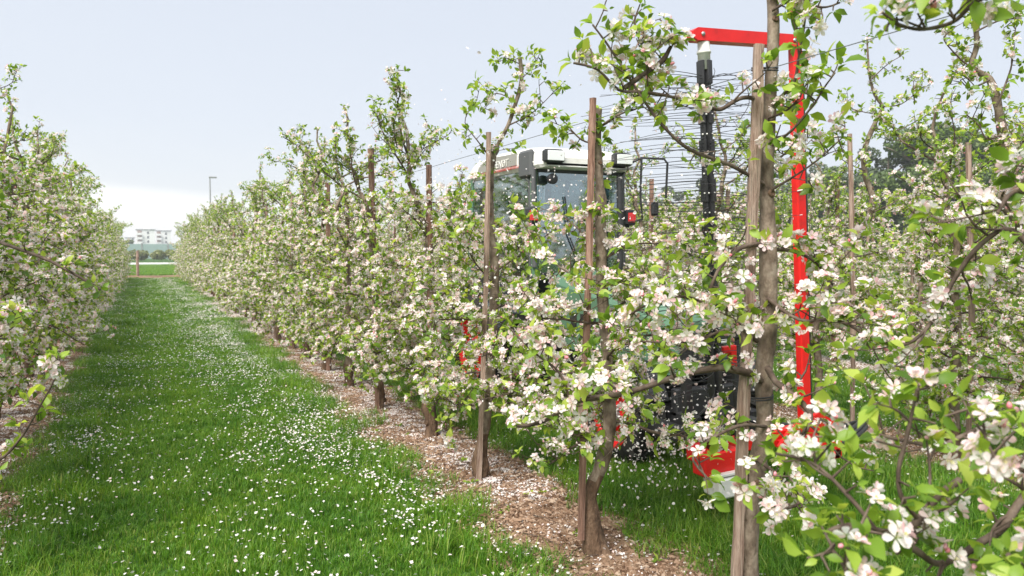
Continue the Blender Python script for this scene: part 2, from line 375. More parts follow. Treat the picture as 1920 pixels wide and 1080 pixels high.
def bud_template():
    V, T = [(0, 0, -.28)], []
    for z, r_ in ((0, .26), (.3, .20)):
        for k in range(5): a = 2 * math.pi * k / 5; V.append((r_ * math.cos(a), r_ * math.sin(a), z))
    V.append((0, 0, .52))
    for k in range(5):
        k2 = (k + 1) % 5; T += [(0, 1 + k2, 1 + k), (1 + k, 1 + k2, 6 + k2), (1 + k, 6 + k2, 6 + k), (6 + k, 6 + k2, 11)]
    b = len(V); V += [(.03, 0, -.2), (-.015, .026, -.2), (-.015, -.026, -.2), (.05, 0, -1.2)]; T += [(b, b + 1, b + 3), (b + 1, b + 2, b + 3), (b + 2, b, b + 3)]
    return Tpl(V, T, [0] * 20 + [1] * 3, None, [M['bud'], M['leaf']])
BUD = bud_template()
BUD_IN_BLOSSOMS = Tpl(BUD.V, BUD.T, [3] * 20 + [2] * 3, None)
BLOSSOM_MATS = [M['petal'], M['stamen'], M['leaf'], M['bud']]

# ------------------------------------------------------------------ apple trees
class Tree:
    def __init__(s, seed):
        s.rg = random.Random(seed); s.rs = np.random.RandomState(seed)
        s.trunk = []; s.limbs = []; s.spurs = []          # spurs: (x,y,z, ax,ay,az, kind, size)
def smooth_line(pts, k=4):
    """rounded line through measured points"""
    pts = [Vector(p) for p in pts]; out = []
    for i in range(len(pts) - 1):
        p0 = pts[max(i - 1, 0)]; p1 = pts[i]; p2 = pts[i + 1]; p3 = pts[min(i + 2, len(pts) - 1)]
        for j in range(k):
            u = j / k; out.append(.5 * ((2 * p1) + (p2 - p0) * u + (2 * p0 - 5 * p1 + 4 * p2 - p3) * u * u + (3 * p1 - p0 - 3 * p2 + p3) * u ** 3))
    out.append(pts[-1]); return out
def wander(rg, p, d, length, n, up=0.0, wig=.25):
    pts = [p.copy()]; d = d.normalized(); st = length / n
    for i in range(n):
        d = (d + Vector((rg.gauss(0, wig), rg.gauss(0, wig), rg.gauss(0, wig) + up)) * .5).normalized(); p = p + d * st; pts.append(p.copy())
    return pts
def spur_line(T, pts, gap, pb, start=.12, size=1.0, updir=.55):
    """short fruit spurs along a branch, each ending in a rosette or a cluster of blossom"""
    rg = T.rg; acc = rg.uniform(0, gap); L = sum((pts[i + 1] - pts[i]).length for i in range(len(pts) - 1)); run = 0
    stubs = []
    for i in range(len(pts) - 1):
        a, b = pts[i], pts[i + 1]; seg = (b - a).length; d = (b - a).normalized() if seg > 0 else Vector((0, 0, 1))
        q = acc
        while q < seg:
            if (run + q) / L > start:
                p = a.lerp(b, q / seg); side = Vector((rg.gauss(0, 1), rg.gauss(0, 1), rg.gauss(0, 1) + updir)); side -= d * side.dot(d) * .7
                side = side.normalized(); ln = rg.uniform(.012, .055); e_ = p + side * ln
                stubs.append(([p, e_], [.0035, .0022])); T.spurs.append((*e_, *side, 1 if rg.random() < pb else 0, size * rg.uniform(.8, 1.15)))
            q += gap * rg.uniform(.6, 1.5)
        acc = q - seg; run += seg
    e_ = pts[-1]; d = (pts[-1] - pts[-2]).normalized(); T.spurs.append((*e_, *d, 1 if rg.random() < pb * .6 else 0, size))
    return stubs
def limb(T, pts, r0, r1, gap, pb, subs=4, sub_len=.28, size=1.0, sub_up=.25, sub_start=.25, start=.12):
    rg = T.rg; n = len(pts); rad = [r0 + (r1 - r0) * (i / (n - 1)) ** .8 for i in range(n)]
    w = [(pts, rad)]; w += spur_line(T, pts, gap, pb, start=start, size=size)
    for k in range(subs):
        i = min(n - 2, int((sub_start + (1 - sub_start) * (k + rg.random()) / max(subs, 1)) * (n - 1))); p = pts[i]; d = (pts[i + 1] - pts[i]).normalized()
        sd = (d * .6 + Vector((rg.gauss(0, .8), rg.gauss(0, .8), rg.gauss(sub_up, .6)))).normalized()
        sp = wander(rg, p, sd, sub_len * rg.uniform(.5, 1.3), 5, up=.12, wig=.3); rr = max(rad[i] * .5, .0028)
        w.append((sp, [rr + (.0018 - rr) * j / 5 for j in range(6)])); w += spur_line(T, sp, gap, pb, start=.05, size=size)
    T.limbs.append(w); return T
def auto_limbs(T, H, n, z0=.55, reach=.78, gap=.066, dense=1.0, skip=None, top_shoots=5, pb_top=.35):
    rg = T.rg; az = rg.uniform(0, 6.28)
    def trunk_at(z):
        pts = T.trunk[0]
        for i in range(len(pts) - 1):
            if pts[i].z <= z <= pts[i + 1].z:
                return pts[i].lerp(pts[i + 1], (z - pts[i].z) / max(pts[i + 1].z - pts[i].z, 1e-6))
        return pts[-1].copy()
    zt = min(H * .93, 2.05)
    up_pts = [q for q in T.trunk[0] if q.z > 1.5]
    if len(up_pts) > 3: T.stubs = spur_line(T, up_pts, .035, .35, start=.0, size=.75)
    for k in range(n):
        f = (k + rg.uniform(0, .8)) / n; z = z0 + (zt - z0) * f ** 1.3; az += 2.4 + rg.uniform(-.5, .5)
        if skip and skip(z, az): continue
        L = reach * (1.0 - .50 * f ** 1.6) * rg.uniform(.72, 1.2) * max(.58, min(1, .58 + (z - .5) / 1.1)); el = rg.uniform(-.1, .45) + .25 * f
        d = Vector((math.cos(az) * math.cos(el), math.sin(az) * math.cos(el), math.sin(el)))
        pts = wander(rg, trunk_at(z), d, L, 8, up=(-.20 if z < .8 else -.10 if z < 1.3 else .0), wig=.27)
        for q in pts: q.z = max(q.z, .30)
        pb = .94 if z < 1.9 else (.94 + (pb_top - .94) * min(1, (z - 1.9) / .6)); thin = 1.0 if z < 1.6 else 2.2
        limb(T, pts, .011 - .005 * f, .003, gap / dense * thin, pb, subs=int((6 if z < 1.7 else 3) * dense + .5), sub_len=.30, size=1.0 if z < 2.0 else .85, sub_up=.1)
    for k in range(top_shoots):                            # crooked leaders above the stakes, tufted and open
        z = min(H * .96, rg.uniform(1.95, 2.45)); a = rg.uniform(0, 6.28); d = Vector((math.cos(a), math.sin(a), .55))
        pts = wander(rg, trunk_at(z), d, rg.uniform(.55, 1.1) * (1.0 if k < 2 else .6), 9, up=.17, wig=.42)
        for q in pts: q.z = q.z if q.z < 2.65 else 2.65 + (q.z - 2.65) * .45
        limb(T, pts, .011 if k < 2 else .006, .0022, .038, .38, subs=7 if k < 2 else 3, sub_len=.18, size=.78)
def auto_trunk(T, H, lean=None, r0=.040):
    rg = T.rg; pts = [Vector((0, 0, -.05))]; x = y = 0; lx, ly = lean or (rg.uniform(-.05, .05), rg.uniform(-.05, .05)); n = 22
    for i in range(1, n + 1):
        z = H * i / n; k_ = .012 if z < 1.8 else .042; x += rg.gauss(0, k_) + lx / n; y += rg.gauss(0, k_) + ly / n; pts.append(Vector((x, y, z)))
    T.trunk = (pts, [r0 * (1.0 - .78 * (i / n) ** 1.1) * (1.45 if i == 0 else 1.15 if i < 2 else 1.45 if i < 3 else 1.05 if i < 4 else 1) for i in range(n + 1)])
def knotty(seed, amp=.12, foot=.0):
    def f(p, a):
        lump = .34 * mnoise.noise(Vector((math.cos(a) * 1.8 + seed, math.sin(a) * 1.8, p.z * 9))) * max(0, min(1, (foot - p.z) / .08 + .3)) if p.z < foot + .03 else 0
        return 1 + lump + amp * mnoise.noise(Vector((math.cos(a) * 1.3 + seed, math.sin(a) * 1.3, p.z * 7))) + amp * .5 * mnoise.noise(Vector((math.cos(a) * 3, math.sin(a) * 3 + seed, p.z * 19)))
    return f
def trunk_mesh(T, name, sides=10, fine=True, seed=3):
    mb = MB(); pts, rad = T.trunk
    if fine:
        P2, R2 = [], []
        for i in range(len(pts) - 1):
            L = max(1, int((pts[i + 1] - pts[i]).length / .028))
            for j in range(L): P2.append(pts[i].lerp(pts[i + 1], j / L)); R2.append(rad[i] + (rad[i + 1] - rad[i]) * j / L)
        P2.append(pts[-1]); R2.append(rad[-1]); pts, rad = P2, R2
    mb.tube(pts, rad, sides, 0, True, knotty(seed, .22 if fine else .1, getattr(T, 'burl', .24) if fine else 0))
    n0 = len(mb.f)
    zs = T.burl if hasattr(T, 'burl') else .24
    mi = []
    for f in mb.f: mi.append(1 if sum(mb.v[i][2] for i in f) / len(f) < zs else 0)
    mb.m = mi
    if fine:                                             # pruning scars and knots
        rg = random.Random(seed)
        for k in range(14):
            i = rg.randrange(3, len(pts) - 2); a = rg.uniform(0, 6.28); r_ = rad[i]; d = Vector((math.cos(a), math.sin(a), .25)).normalized(); q = pts[i] + d * r_ * .75
            s_ = rg.uniform(.25, .5) * r_
            mb.lathe(q, d, [(0, s_ * 1.3), (s_ * .6, s_ * 1.25), (s_ * .9, s_), (s_ * .8, s_ * .55), (s_ * .45, 0.0005)], 8, 1)
    return mb.mesh(name, [M['bark'], M['burl']])
def rough_bark(p, a):
    return 1 + .30 * mnoise.noise(Vector((p.x * 22 + math.cos(a) * .7, p.y * 22 + math.sin(a) * .7, p.z * 22))) + .22 * max(0, mnoise.noise(p * 55))
def limb_mesh(w, name, sides=5):
    mb = MB()
    for k, (pts, rad) in enumerate(w):
        mb.tube(pts, rad, sides if k == 0 else (3 if len(pts) == 2 else 4), 0, True, rough_bark if k == 0 else None)
    return mb.mesh(name, [M['twig']])
def foliage(T, near, leaves=(4, 7), flowers=(3, 6)):
    """axes of every leaf and every flower of a tree"""
    rs = T.rs; S = np.array(T.spurs); Pp, A, K, Z = S[:, :3], unit(S[:, 3:6]), S[:, 6], S[:, 7]
    nl = rs.randint(leaves[0], leaves[1] + 1, len(S)); idx = np.repeat(np.arange(len(S)), nl); n = len(idx)
    D = around(A[idx], rs, rs.uniform(.55, 1.65, n)); D = unit(D + np.array([0, 0, .12]))
    X, Y, Zx = frame(D, A[idx] * .8 + np.array([0, 0, .8]) + rs.normal(0, .42, (n, 3)))
    LS = Z[idx] * np.clip(rs.normal(.048, .014, n), .020, .085)
    pos = Pp[idx] + D * .004 + rs.normal(0, .004, (n, 3))
    LV = (pos, X, Y, Zx, LS)
    b = np.where(K > .5)[0]; nf = rs.randint(flowers[0], flowers[1] + 1, len(b)); idx = np.repeat(b, nf); n = len(idx)
    AA = unit(A[idx] + np.array([0, 0, .35])); D = around(AA, rs, rs.uniform(.1, 1.15, n)); ln = rs.uniform(.020, .036, n)
    pos = Pp[idx] + D * ln[:, None]; face = unit(D + rs.normal(0, .30, (n, 3)) + np.array([0, 0, .1]))
    rnd = unit(rs.normal(0, 1, (n, 3))); X = unit(np.cross(face, rnd)); Y = np.cross(face, X)
    FS = Z[idx] * rs.uniform(.020, .0275, n)
    FL = (pos, X, Y, face, FS)
    return LV, FL
def pick(t, m): return tuple(a[m] for a in t)
MESH_CACHE = {}
def plant_tree(T, base, near, name='apple_tree', individuals=0, sides=10, leaves=(4, 7), flowers=(3, 6), fol=True):
    """an Empty at the foot of the tree that carries trunk, limbs, leaves and blossom"""
    root = empty(name, base); base = Vector(base)
    link('trunk', trunk_mesh(T, 'trunk', sides, near, T.rg.randrange(99)), root)
    if near:
        for w in T.limbs: link('limb', limb_mesh(w, 'limb', 7), root)
        if getattr(T, 'stubs', None): tag(link('spurs', limb_mesh(T.stubs, 'spurs', 4), root), kind='stuff')
    else:
        mb = MB()
        for w in T.limbs:
            for k, (pts, rad) in enumerate(w):
                if len(pts) > 2: mb.tube(pts[::2] if len(pts) > 5 else pts, rad[::2] if len(pts) > 5 else rad, 4 if k == 0 else 3)
        o = mb.build('branches', M['twig'], root); tag(o, kind='stuff')
    LV, FL = foliage(T, near, leaves, flowers); rs = T.rs
    lt = rs.randint(0, 3, len(LV[0])); ft = rs.randint(0, 5 if near else 2, len(FL[0]))
    ft = np.where(rs.rand(len(ft)) < .10, 9, ft)
    if near: ft = np.where(ft == 4, 0, ft)
    LT = [LEAF_A, LEAF_B, LEAF_C] if near else [LEAF_FAR] * 3
    ltake = np.zeros(len(lt), bool); ftake = np.zeros(len(ft), bool)
    if individuals:
        for (D_, take, size) in ((LV, ltake, 1.0), (FL, ftake, 2.0)):
            px, py, d = project(D_[0] + np.array(base)); vis = (d > .15) & (px > -40) & (px < 1960) & (py > -40) & (py < 1120)
            sc = np.where(vis, D_[4] * size / np.maximum(d, .1), 0); order = np.argsort(-sc)[:individuals]; order = order[sc[order] > 0]; take[order] = True
        for (D_, take, kinds, tps, nm) in ((LV, ltake, lt, LT, 'leaf'), (FL, ftake, ft, None, 'blossom')):
            for i in np.where(take)[0]:
                if nm == 'leaf': tp = tps[kinds[i]]; key = ('leaf', int(kinds[i])); on = 'leaf'
                elif kinds[i] == 9: tp = BUD; key = ('bud', 0); on = 'bud'
                else: tp = FLOWERS[kinds[i]]; key = ('blossom', int(kinds[i])); on = 'blossom'
                if key not in MESH_CACHE: MESH_CACHE[key] = tp.mesh(on)
                o = bpy.data.objects.new(on, MESH_CACHE[key]); COL.objects.link(o); o.parent = root
                s_ = D_[4][i]; x, y, z, p = D_[1][i], D_[2][i], D_[3][i], D_[0][i]
                o.matrix_local = Matrix(((x[0] * s_, y[0] * s_, z[0] * s_, p[0]), (x[1] * s_, y[1] * s_, z[1] * s_, p[1]), (x[2] * s_, y[2] * s_, z[2] * s_, p[2]), (0, 0, 0, 1)))
    parts = [(LT[k], *pick(LV, (lt == k) & ~ltake)) for k in range(3)]
    r_ = stamp(parts)
    if r_: tag(link('leaves', np_mesh('leaves', r_[0], r_[1], [M['leaf']], r_[2], r_[3], near), root), kind='stuff')
    FT = FLOWERS if near else FLOWERS_FAR
    parts = [(FT[k], *pick(FL, (ft == k) & ~ftake)) for k in range(len(FT))] + [(BUD_IN_BLOSSOMS, *pick(FL, (ft == 9) & ~ftake))]
    r_ = stamp(parts)
    if r_: tag(link('blossoms', np_mesh('blossoms', r_[0], r_[1], BLOSSOM_MATS, r_[2], r_[3], near), root), kind='stuff')
    return root
def children_map():
    d = {}
    for o in bpy.data.objects:
        if o.parent: d.setdefault(o.parent.name, []).append(o)
    return d
def copy_tree(root, loc, rz, sc, kids):
    r = root.copy(); COL.objects.link(r); r.location = loc; r.rotation_euler = (0, 0, rz); r.scale = (sc, sc, sc)
    for ch in kids:
        c = ch.copy(); COL.objects.link(c); c.parent = r
    return r

def local(base, pix):
    b = Vector(base); return [P(*q) - b for q in pix]

ROWS = {'left': -1.30, 'aisle': 2.12, 'tractor': 5.47, 'third': 8.82, 'fourth': 12.17, 'fifth': 15.52}
#PART2
# ================================================================== THE SETTING
def in_view(x, y, z=0.0, m=260):
    px, py, d = project(np.stack([x, y, np.full_like(x, z)], 1)); return (d > .4) & (px > -m) & (px < 1920 + m) & (py < 1080 + m)
rsg = np.random.RandomState(5)
# ground: one sheet to the horizon, finer near the camera
gx = np.concatenate([np.array([-640, -400, -200, -80, -30]), np.arange(-12, 24.1, .75), np.array([40, 90, 220, 400, 640])])
gy = np.concatenate([np.array([-120, -40, -8]), np.arange(-3, 56, .75), np.array([60, 75, 92, 110, 126, 160, 260, 400, 640])])
mb = MB(); vs = []
for y in gy:
    for x in gx:
        near_ = -12 <= x <= 24 and -3 <= y < 56
        vs.append((x, y, (mnoise.noise(Vector((x * .5, y * .4, 0))) * .022 - .02) if near_ else -.03))
nx = len(gx); mb.add(vs, [(j * nx + i, j * nx + i + 1, (j + 1) * nx + i + 1, (j + 1) * nx + i) for j in range(len(gy) - 1) for i in range(nx - 1)], 0, True)
M['ground'] = noisy('grassland', [(0.3, (.030, .075, .012)), (0.5, (.045, .105, .018)), (0.7, (.075, .135, .028))], scale=1.2, detail=9, rough=.95, bump=.6, bscale=30, dist=.03, spec=.1)
tag(mb.build('ground', M['ground']), kind='structure')

def strip_half(x0, y): return .34 + .08 * mnoise.noise(Vector((x0, y * 1.3, 2))) + .05 * mnoise.noise(Vector((x0, y * 5, 7)))
def soil_z(x, x0, y):
    u = min(1, abs(x - x0 - .07) / .5); return .030 * (1 - u * u) + .016 * mnoise.noise(Vector((x * 6, y * 6, 1))) + .010 * mnoise.noise(Vector((x * 19, y * 19, 4)))
for nm, x0 in ROWS.items():
    ys = np.concatenate([np.arange(-.5, 8, .05 if nm == 'aisle' else .12), np.arange(8, 50.2, .3)]); n = 25 if nm == 'aisle' else 11
    vs = []
    for y in ys:
        h = strip_half(x0, y)
        for i in range(n):
            u = i / (n - 1) * 2 - 1; x = x0 + .07 + u * h; vs.append((x, y, soil_z(x, x0, y) if abs(u) < .99 else -.035))
    mb = MB(); mb.add(vs, [(j * n + i, j * n + i + 1, (j + 1) * n + i + 1, (j + 1) * n + i) for j in range(len(ys) - 1) for i in range(n - 1)], 0, True)
    tag(mb.build('soil_strip', M['soil']), kind='structure')
mb = MB(); ys = np.arange(49.6, 57.1, .5); xs = np.arange(-8, 30, .8)
vs = [(x, y + mnoise.noise(Vector((x * .6, y, 3))) * .8, .02 + .04 * mnoise.noise(Vector((x, y, 0)))) for y in ys for x in xs]; n = len(xs)
mb.add(vs, [(j * n + i, j * n + i + 1, (j + 1) * n + i + 1, (j + 1) * n + i) for j in range(len(ys) - 1) for i in range(n - 1)], 0, True)
tag(mb.build('bare_soil', M['soil']), kind='structure')
mb = MB(); mb.box((-400, 97, -.2), (500, 111, .0), 0); mb.box((-400, 96.7, -.2), (500, 97, .10), 1); mb.box((-400, 111, -.2), (500, 111.3, .10), 1)
o = mb.build('road', [M['road'], M['white']]); tag(o, kind='structure')

# ---- patches of grass, clods and weeds repeated over the ground
lib = bpy.data.collections.new('patches')       # holds the pieces that the ground cover repeats
def scatter(name, templates, pts, rot, scl, idx, mat_list):
    """ONE object of ground cover: templates repeated on points"""
    c = bpy.data.collections.new(name + '_pieces'); 
    for k, me in enumerate(templates): c.objects.link(bpy.data.objects.new('%s_piece_%02d' % (name, k), me))
    me = bpy.data.meshes.new(name); me.vertices.add(len(pts)); me.vertices.foreach_set('co', np.asarray(pts, np.float32).ravel())
    a = me.attributes.new('rot', 'FLOAT_VECTOR', 'POINT'); a.data.foreach_set('vector', np.asarray(rot, np.float32).ravel())
    a = me.attributes.new('scl', 'FLOAT_VECTOR', 'POINT'); a.data.foreach_set('vector', np.asarray(scl, np.float32).ravel())
    a = me.attributes.new('idx', 'INT', 'POINT'); a.data.foreach_set('value', np.asarray(idx, np.int32))
    me.update(); o = link(name, me)
    ng = bpy.data.node_groups.new(name, 'GeometryNodeTree')
    ng.interface.new_socket('Geometry', in_out='INPUT', socket_type='NodeSocketGeometry'); ng.interface.new_socket('Geometry', in_out='OUTPUT', socket_type='NodeSocketGeometry')
    gi = ng.nodes.new('NodeGroupInput'); go = ng.nodes.new('NodeGroupOutput'); ip = ng.nodes.new('GeometryNodeInstanceOnPoints'); ci = ng.nodes.new('GeometryNodeCollectionInfo')
    ci.inputs['Collection'].default_value = c; ci.inputs['Separate Children'].default_value = True; ci.inputs['Reset Children'].default_value = True
    def na(nm, ty):
        n_ = ng.nodes.new('GeometryNodeInputNamedAttribute'); n_.data_type = ty; n_.inputs['Name'].default_value = nm; return n_.outputs['Attribute']
    L = ng.links; L.new(gi.outputs[0], ip.inputs['Points']); L.new(ci.outputs[0], ip.inputs['Instance']); ip.inputs['Pick Instance'].default_value = True
    L.new(na('idx', 'INT'), ip.inputs['Instance Index']); L.new(na('rot', 'FLOAT_VECTOR'), ip.inputs['Rotation']); L.new(na('scl', 'FLOAT_VECTOR'), ip.inputs['Scale'])
    L.new(ip.outputs[0], go.inputs[0])
    md = o.modifiers.new('cover', 'NODES'); md.node_group = ng
    return o
def grass_patch(seed, n, rad, h0, h1, w, bend):
    rs = np.random.RandomState(seed); r_ = rad * np.sqrt(rs.rand(n)) * rs.uniform(.7, 1.15, n); a = rs.rand(n) * 6.283
    # blades stand in small tufts
    cx, cy = r_ * np.cos(a), r_ * np.sin(a); k = np.arange(n) // 7 * 7; cx = cx[k] + rs.normal(0, .012, n); cy = cy[k] + rs.normal(0, .012, n)
    h = rs.uniform(h0, h1, n) * (1 + .3 * rs.rand(n)[k]); az = rs.rand(n)[k] * 6.283 + rs.normal(0, .9, n); bx, by = np.cos(az), np.sin(az); b = rs.uniform(.15, 1, n) * bend * h
    ww = w * rs.uniform(.6, 1.3, n); sx, sy = -by, bx; z = np.zeros(n) - .015
    V = np.stack([np.stack([cx - sx * ww, cy - sy * ww, z], 1), np.stack([cx + sx * ww, cy + sy * ww, z], 1),
                  np.stack([cx - sx * ww * .8 + bx * b * .3, cy - sy * ww * .8 + by * b * .3, h * .55], 1), np.stack([cx + sx * ww * .8 + bx * b * .3, cy + sy * ww * .8 + by * b * .3, h * .55], 1),
                  np.stack([cx + bx * b, cy + by * b, h * (1 - .35 * (b / h) ** 2)], 1)], 1)
    T = np.array([[0, 1, 3], [0, 3, 2], [2, 3, 4]])[None] + (np.arange(n) * 5)[:, None, None]
    return np_mesh('grass_piece', V.reshape(-1, 3), T.reshape(-1, 3), [M['grass']], None, np.tile([0, 0, .5, .5, 1], n), False)
short = [grass_patch(k, 560, .26, .030, .062, .0021, .75) for k in range(6)]
long_ = [grass_patch(20 + k, 330, .22, .07, .145, .0025, .95) for k in range(5)]
LANES = [(-1.23, 2.12), (2.12, 5.47), (5.47, 8.82), (8.82, 12.17), (12.17, 15.52), (15.52, 19)]
pts, rots, scls, ids = [], [], [], []
for li, (xa, xb) in enumerate(LANES):
    for (y0, y1, gap, s_) in ((.3, 16, .19, 1.0), (16, 50.5, .34, 1.7)):
        if li > 1: gap, s_ = gap * 1.5, s_ * 1.25
        X, Y = np.meshgrid(np.arange(xa + .30, xb - .15, gap), np.arange(y0, y1, gap)); X = X.ravel() + rsg.uniform(-.5, .5, X.size) * gap; Y = Y.ravel() + rsg.uniform(-.5, .5, Y.size) * gap
        k = in_view(X, Y); X, Y = X[k], Y[k]
        for x, y in zip(X, Y):
            ea, eb = x - xa - .07 - strip_half(xa, y), xb + .07 - strip_half(xb, y) - x; e_ = min(ea, eb)
            if e_ < -.02 or (e_ < .08 and rsg.rand() < .5): continue
            tall = (e_ < .34 and rsg.rand() < .62) if li == 0 else (e_ < .75 or rsg.rand() < .3)
            hh = s_ * .86 * (rsg.uniform(.75, 1.2) + .25 * mnoise.noise(Vector((x * .9, y * .9, 5))))
            if li == 0 and (abs(x + .12) < .28 or abs(x - 1.02) < .24): hh *= .72          # the tractor's wheel tracks
            pts.append((x, y, -.012)); rots.append((rsg.normal(0, .06), rsg.normal(0, .06), rsg.rand() * 6.28)); scls.append((s_, s_, hh if s_ < 1.2 else hh * .62)); ids.append(6 + rsg.randint(5) if tall else rsg.randint(6))
tag(scatter('grass', short + long_, pts, rots, scls, ids, None), 'mown green grass of the lanes between the blossoming tree rows', 'grass', kind='stuff')
# verge beyond the orchard
pts, rots, scls, ids = [], [], [], []
X, Y = rsg.uniform(-22, 12, 2600), rsg.uniform(56.5, 96, 2600)
for x, y in zip(X, Y): pts.append((x, y, -.05)); rots.append((0, 0, rsg.rand() * 6.28)); scls.append((3.5, 3.5, 1.3)); ids.append(rsg.randint(5))
tag(scatter('verge_grass', long_, pts, rots, scls, ids, None), 'rough green grass of the verge between orchard end and pale road', 'grass', kind='stuff')

# clods and wood chips on the soil
def chip_patch(seed, n, rad):
    rs = np.random.RandomState(seed); r_ = rad * np.sqrt(rs.rand(n)); a = rs.rand(n) * 6.283; c = np.stack([r_ * np.cos(a), r_ * np.sin(a), rs.uniform(0, .006, n)], 1)
    sz = rs.exponential(.0042, n).clip(.002, .02)
    base = np.array([[1, 0, 0], [-.5, .8, 0], [-.5, -.8, 0], [0, 0, .8]]); V = base[None] * rs.uniform(.6, 1.4, (n, 4, 3)) * sz[:, None, None]
    el = rs.uniform(.4, 2.6, n); ang = rs.rand(n) * 6.283; V[:, :, 0] *= el[:, None]; x, y = V[:, :, 0].copy(), V[:, :, 1].copy()
    V[:, :, 0] = x * np.cos(ang)[:, None] - y * np.sin(ang)[:, None]; V[:, :, 1] = x * np.sin(ang)[:, None] + y * np.cos(ang)[:, None]; V += c[:, None]
    T = np.array([[0, 1, 3], [1, 2, 3], [2, 0, 3]])[None] + (np.arange(n) * 4)[:, None, None]
    return np_mesh('chip_piece', V.reshape(-1, 3), T.reshape(-1, 3), [M['chip']])
chips = [chip_patch(k, 700, .2) for k in range(4)]; pts, rots, scls, ids = [], [], [], []
for nm in ('left', 'aisle', 'tractor'):
    x0 = ROWS[nm]
    for y in np.arange(.8, 16, .16):
        for x in np.arange(x0 - .27, x0 + .42, .16):
            xx, yy = x + rsg.normal(0, .03), y + rsg.normal(0, .03)
            pts.append((xx, yy, soil_z(xx, x0, yy) - .002)); rots.append((0, 0, rsg.rand() * 6.28)); s_ = rsg.uniform(.8, 1.25); scls.append((s_, s_, s_)); ids.append(rsg.randint(4))
pts = np.array(pts); k = in_view(pts[:, 0], pts[:, 1]); 
tag(scatter('wood_chips', chips, pts[k], np.array(rots)[k], np.array(scls)[k], np.array(ids)[k], None), 'brown soil crumbs and wood chips under the tree rows', 'wood chips', kind='stuff')

# fallen petals: dense along the strips, thinner in the grass
def petal_field(name, Pn, size, label):
    n = len(Pn); V0 = np.array([[0, -.5, 0], [-.42, .1, .10], [.42, .1, .10], [0, .5, .02], [0, .05, -.06]]); T0 = np.array([[0, 4, 1], [0, 2, 4], [1, 4, 3], [4, 2, 3]])
    tp = Tpl(V0, T0); nrm = unit(np.stack([rsg.normal(0, .45, n), rsg.normal(0, .45, n), np.ones(n)], 1)); X, Y, Z = frame(np.cross(nrm, unit(rsg.normal(0, 1, (n, 3)))), nrm)
    r_ = stamp([(tp, Pn, X, Y, Z, size)]); return tag(link(name, np_mesh(name, r_[0], r_[1], [M['ground_petal']])), label, 'petals', kind='stuff')
Pn = []
for li, (xa, xb) in enumerate(LANES[:4]):
    for (y0, y1, dens) in ((1, 7, 800), (7, 20, 1150), (20, 50, 520)):
        area = (xb - xa - .8) * (y1 - y0); n = int(area * dens * (1 if li == 0 else .45)); x = rsg.uniform(xa + .38, xb - .25, n); y = rsg.uniform(y0, y1, n)
        u = (x - xa) / (xb - xa)
        cl = np.array([.35 + 1.1 * mnoise.noise(Vector((a * 1.3, b * .7, 9))) + .9 * mnoise.noise(Vector((a * 5, b * 5, 3))) + .8 * mnoise.noise(Vector((a * 14, b * 14, 5))) for a, b in zip(x, y)])
        wv = np.array([.05 * mnoise.noise(Vector((3, b * .7, 1))) for b in y]); u = u + wv
        prof = .20 + (1.5 if y0 > 1 else 1.25) * np.exp(-((u - .80) / .10) ** 2) + .70 * np.exp(-((u - .17) / .07) ** 2) + .40 * np.exp(-((u - .60) / .05) ** 2) + .55 * (u > .86)
        k = in_view(x, y) & (rsg.rand(n) < prof * np.clip(cl + .2, .05, 1.6)); x, y = x[k], y[k]
        Pn.append(np.stack([x, y, rsg.uniform(.022, .062, len(x))], 1))
Pn = np.concatenate(Pn); petal_field('petals_in_grass', Pn, rsg.uniform(.012, .026, len(Pn)) * np.where(Pn[:, 1] > 20, 1.35, 1), 'white petals fallen into the green grass lanes')
Pn = []
for nm in ('left', 'aisle', 'tractor', 'third'):
    x0 = ROWS[nm]
    for (y0, y1, dens) in ((.8, 4.4, 620 if nm == 'aisle' else 1800), (4.4, 16, 5600), (16, 50, 2200)):
        n = int(.95 * (y1 - y0) * dens * (1 if nm in ('left', 'aisle') else .5)); x = x0 + .07 + np.clip(rsg.normal(0, .24, n), -.48, .48); y = rsg.uniform(y0, y1, n)
        cl = np.array([.62 + .8 * mnoise.noise(Vector((a * 3, b * 3, 1))) for a, b in zip(x, y)]); k = in_view(x, y) & (rsg.rand(n) < cl); x, y = x[k], y[k]
        Pn.append(np.stack([x, y, np.array([soil_z(a, x0, b) for a, b in zip(x, y)]) + .008], 1))
Pn = np.concatenate(Pn); petal_field('petals_on_soil', Pn, rsg.uniform(.012, .021, len(Pn)) * np.where(Pn[:, 1] > 16, 1.4, 1), 'pinkish white petals lying thick on the soil under the trees')

# ================================================================== BEYOND THE ORCHARD
def quads_crown(rs, lumps, n, size, mat, nm='crown'):
    L = np.array(lumps); w = L[:, 3] ** 2; idx = rs.choice(len(L), n, p=w / w.sum()); d = unit(rs.normal(0, 1, (n, 3))); r_ = L[idx, 3] * rs.uniform(.55, 1.06, n) ** .5
    Pn = L[idx, :3] + d * r_[:, None] * np.array([1, 1, .8]); Nn = unit(d + rs.normal(0, .6, (n, 3)) + np.array([0, 0, .3])); X, Y, Z = frame(np.cross(Nn, unit(rs.normal(0, 1, (n, 3)))), Nn)
    V0 = np.array([[-.5, 0, 0], [0, -.5, .1], [.5, 0, 0], [0, .6, -.15]]); tp = Tpl(V0, [[0, 1, 2], [0, 2, 3]]); S = size * rs.uniform(.6, 1.3, n)
    r_ = stamp([(tp, Pn, X, Y, Z, S)]); return np_mesh(nm, r_[0], r_[1], [mat])
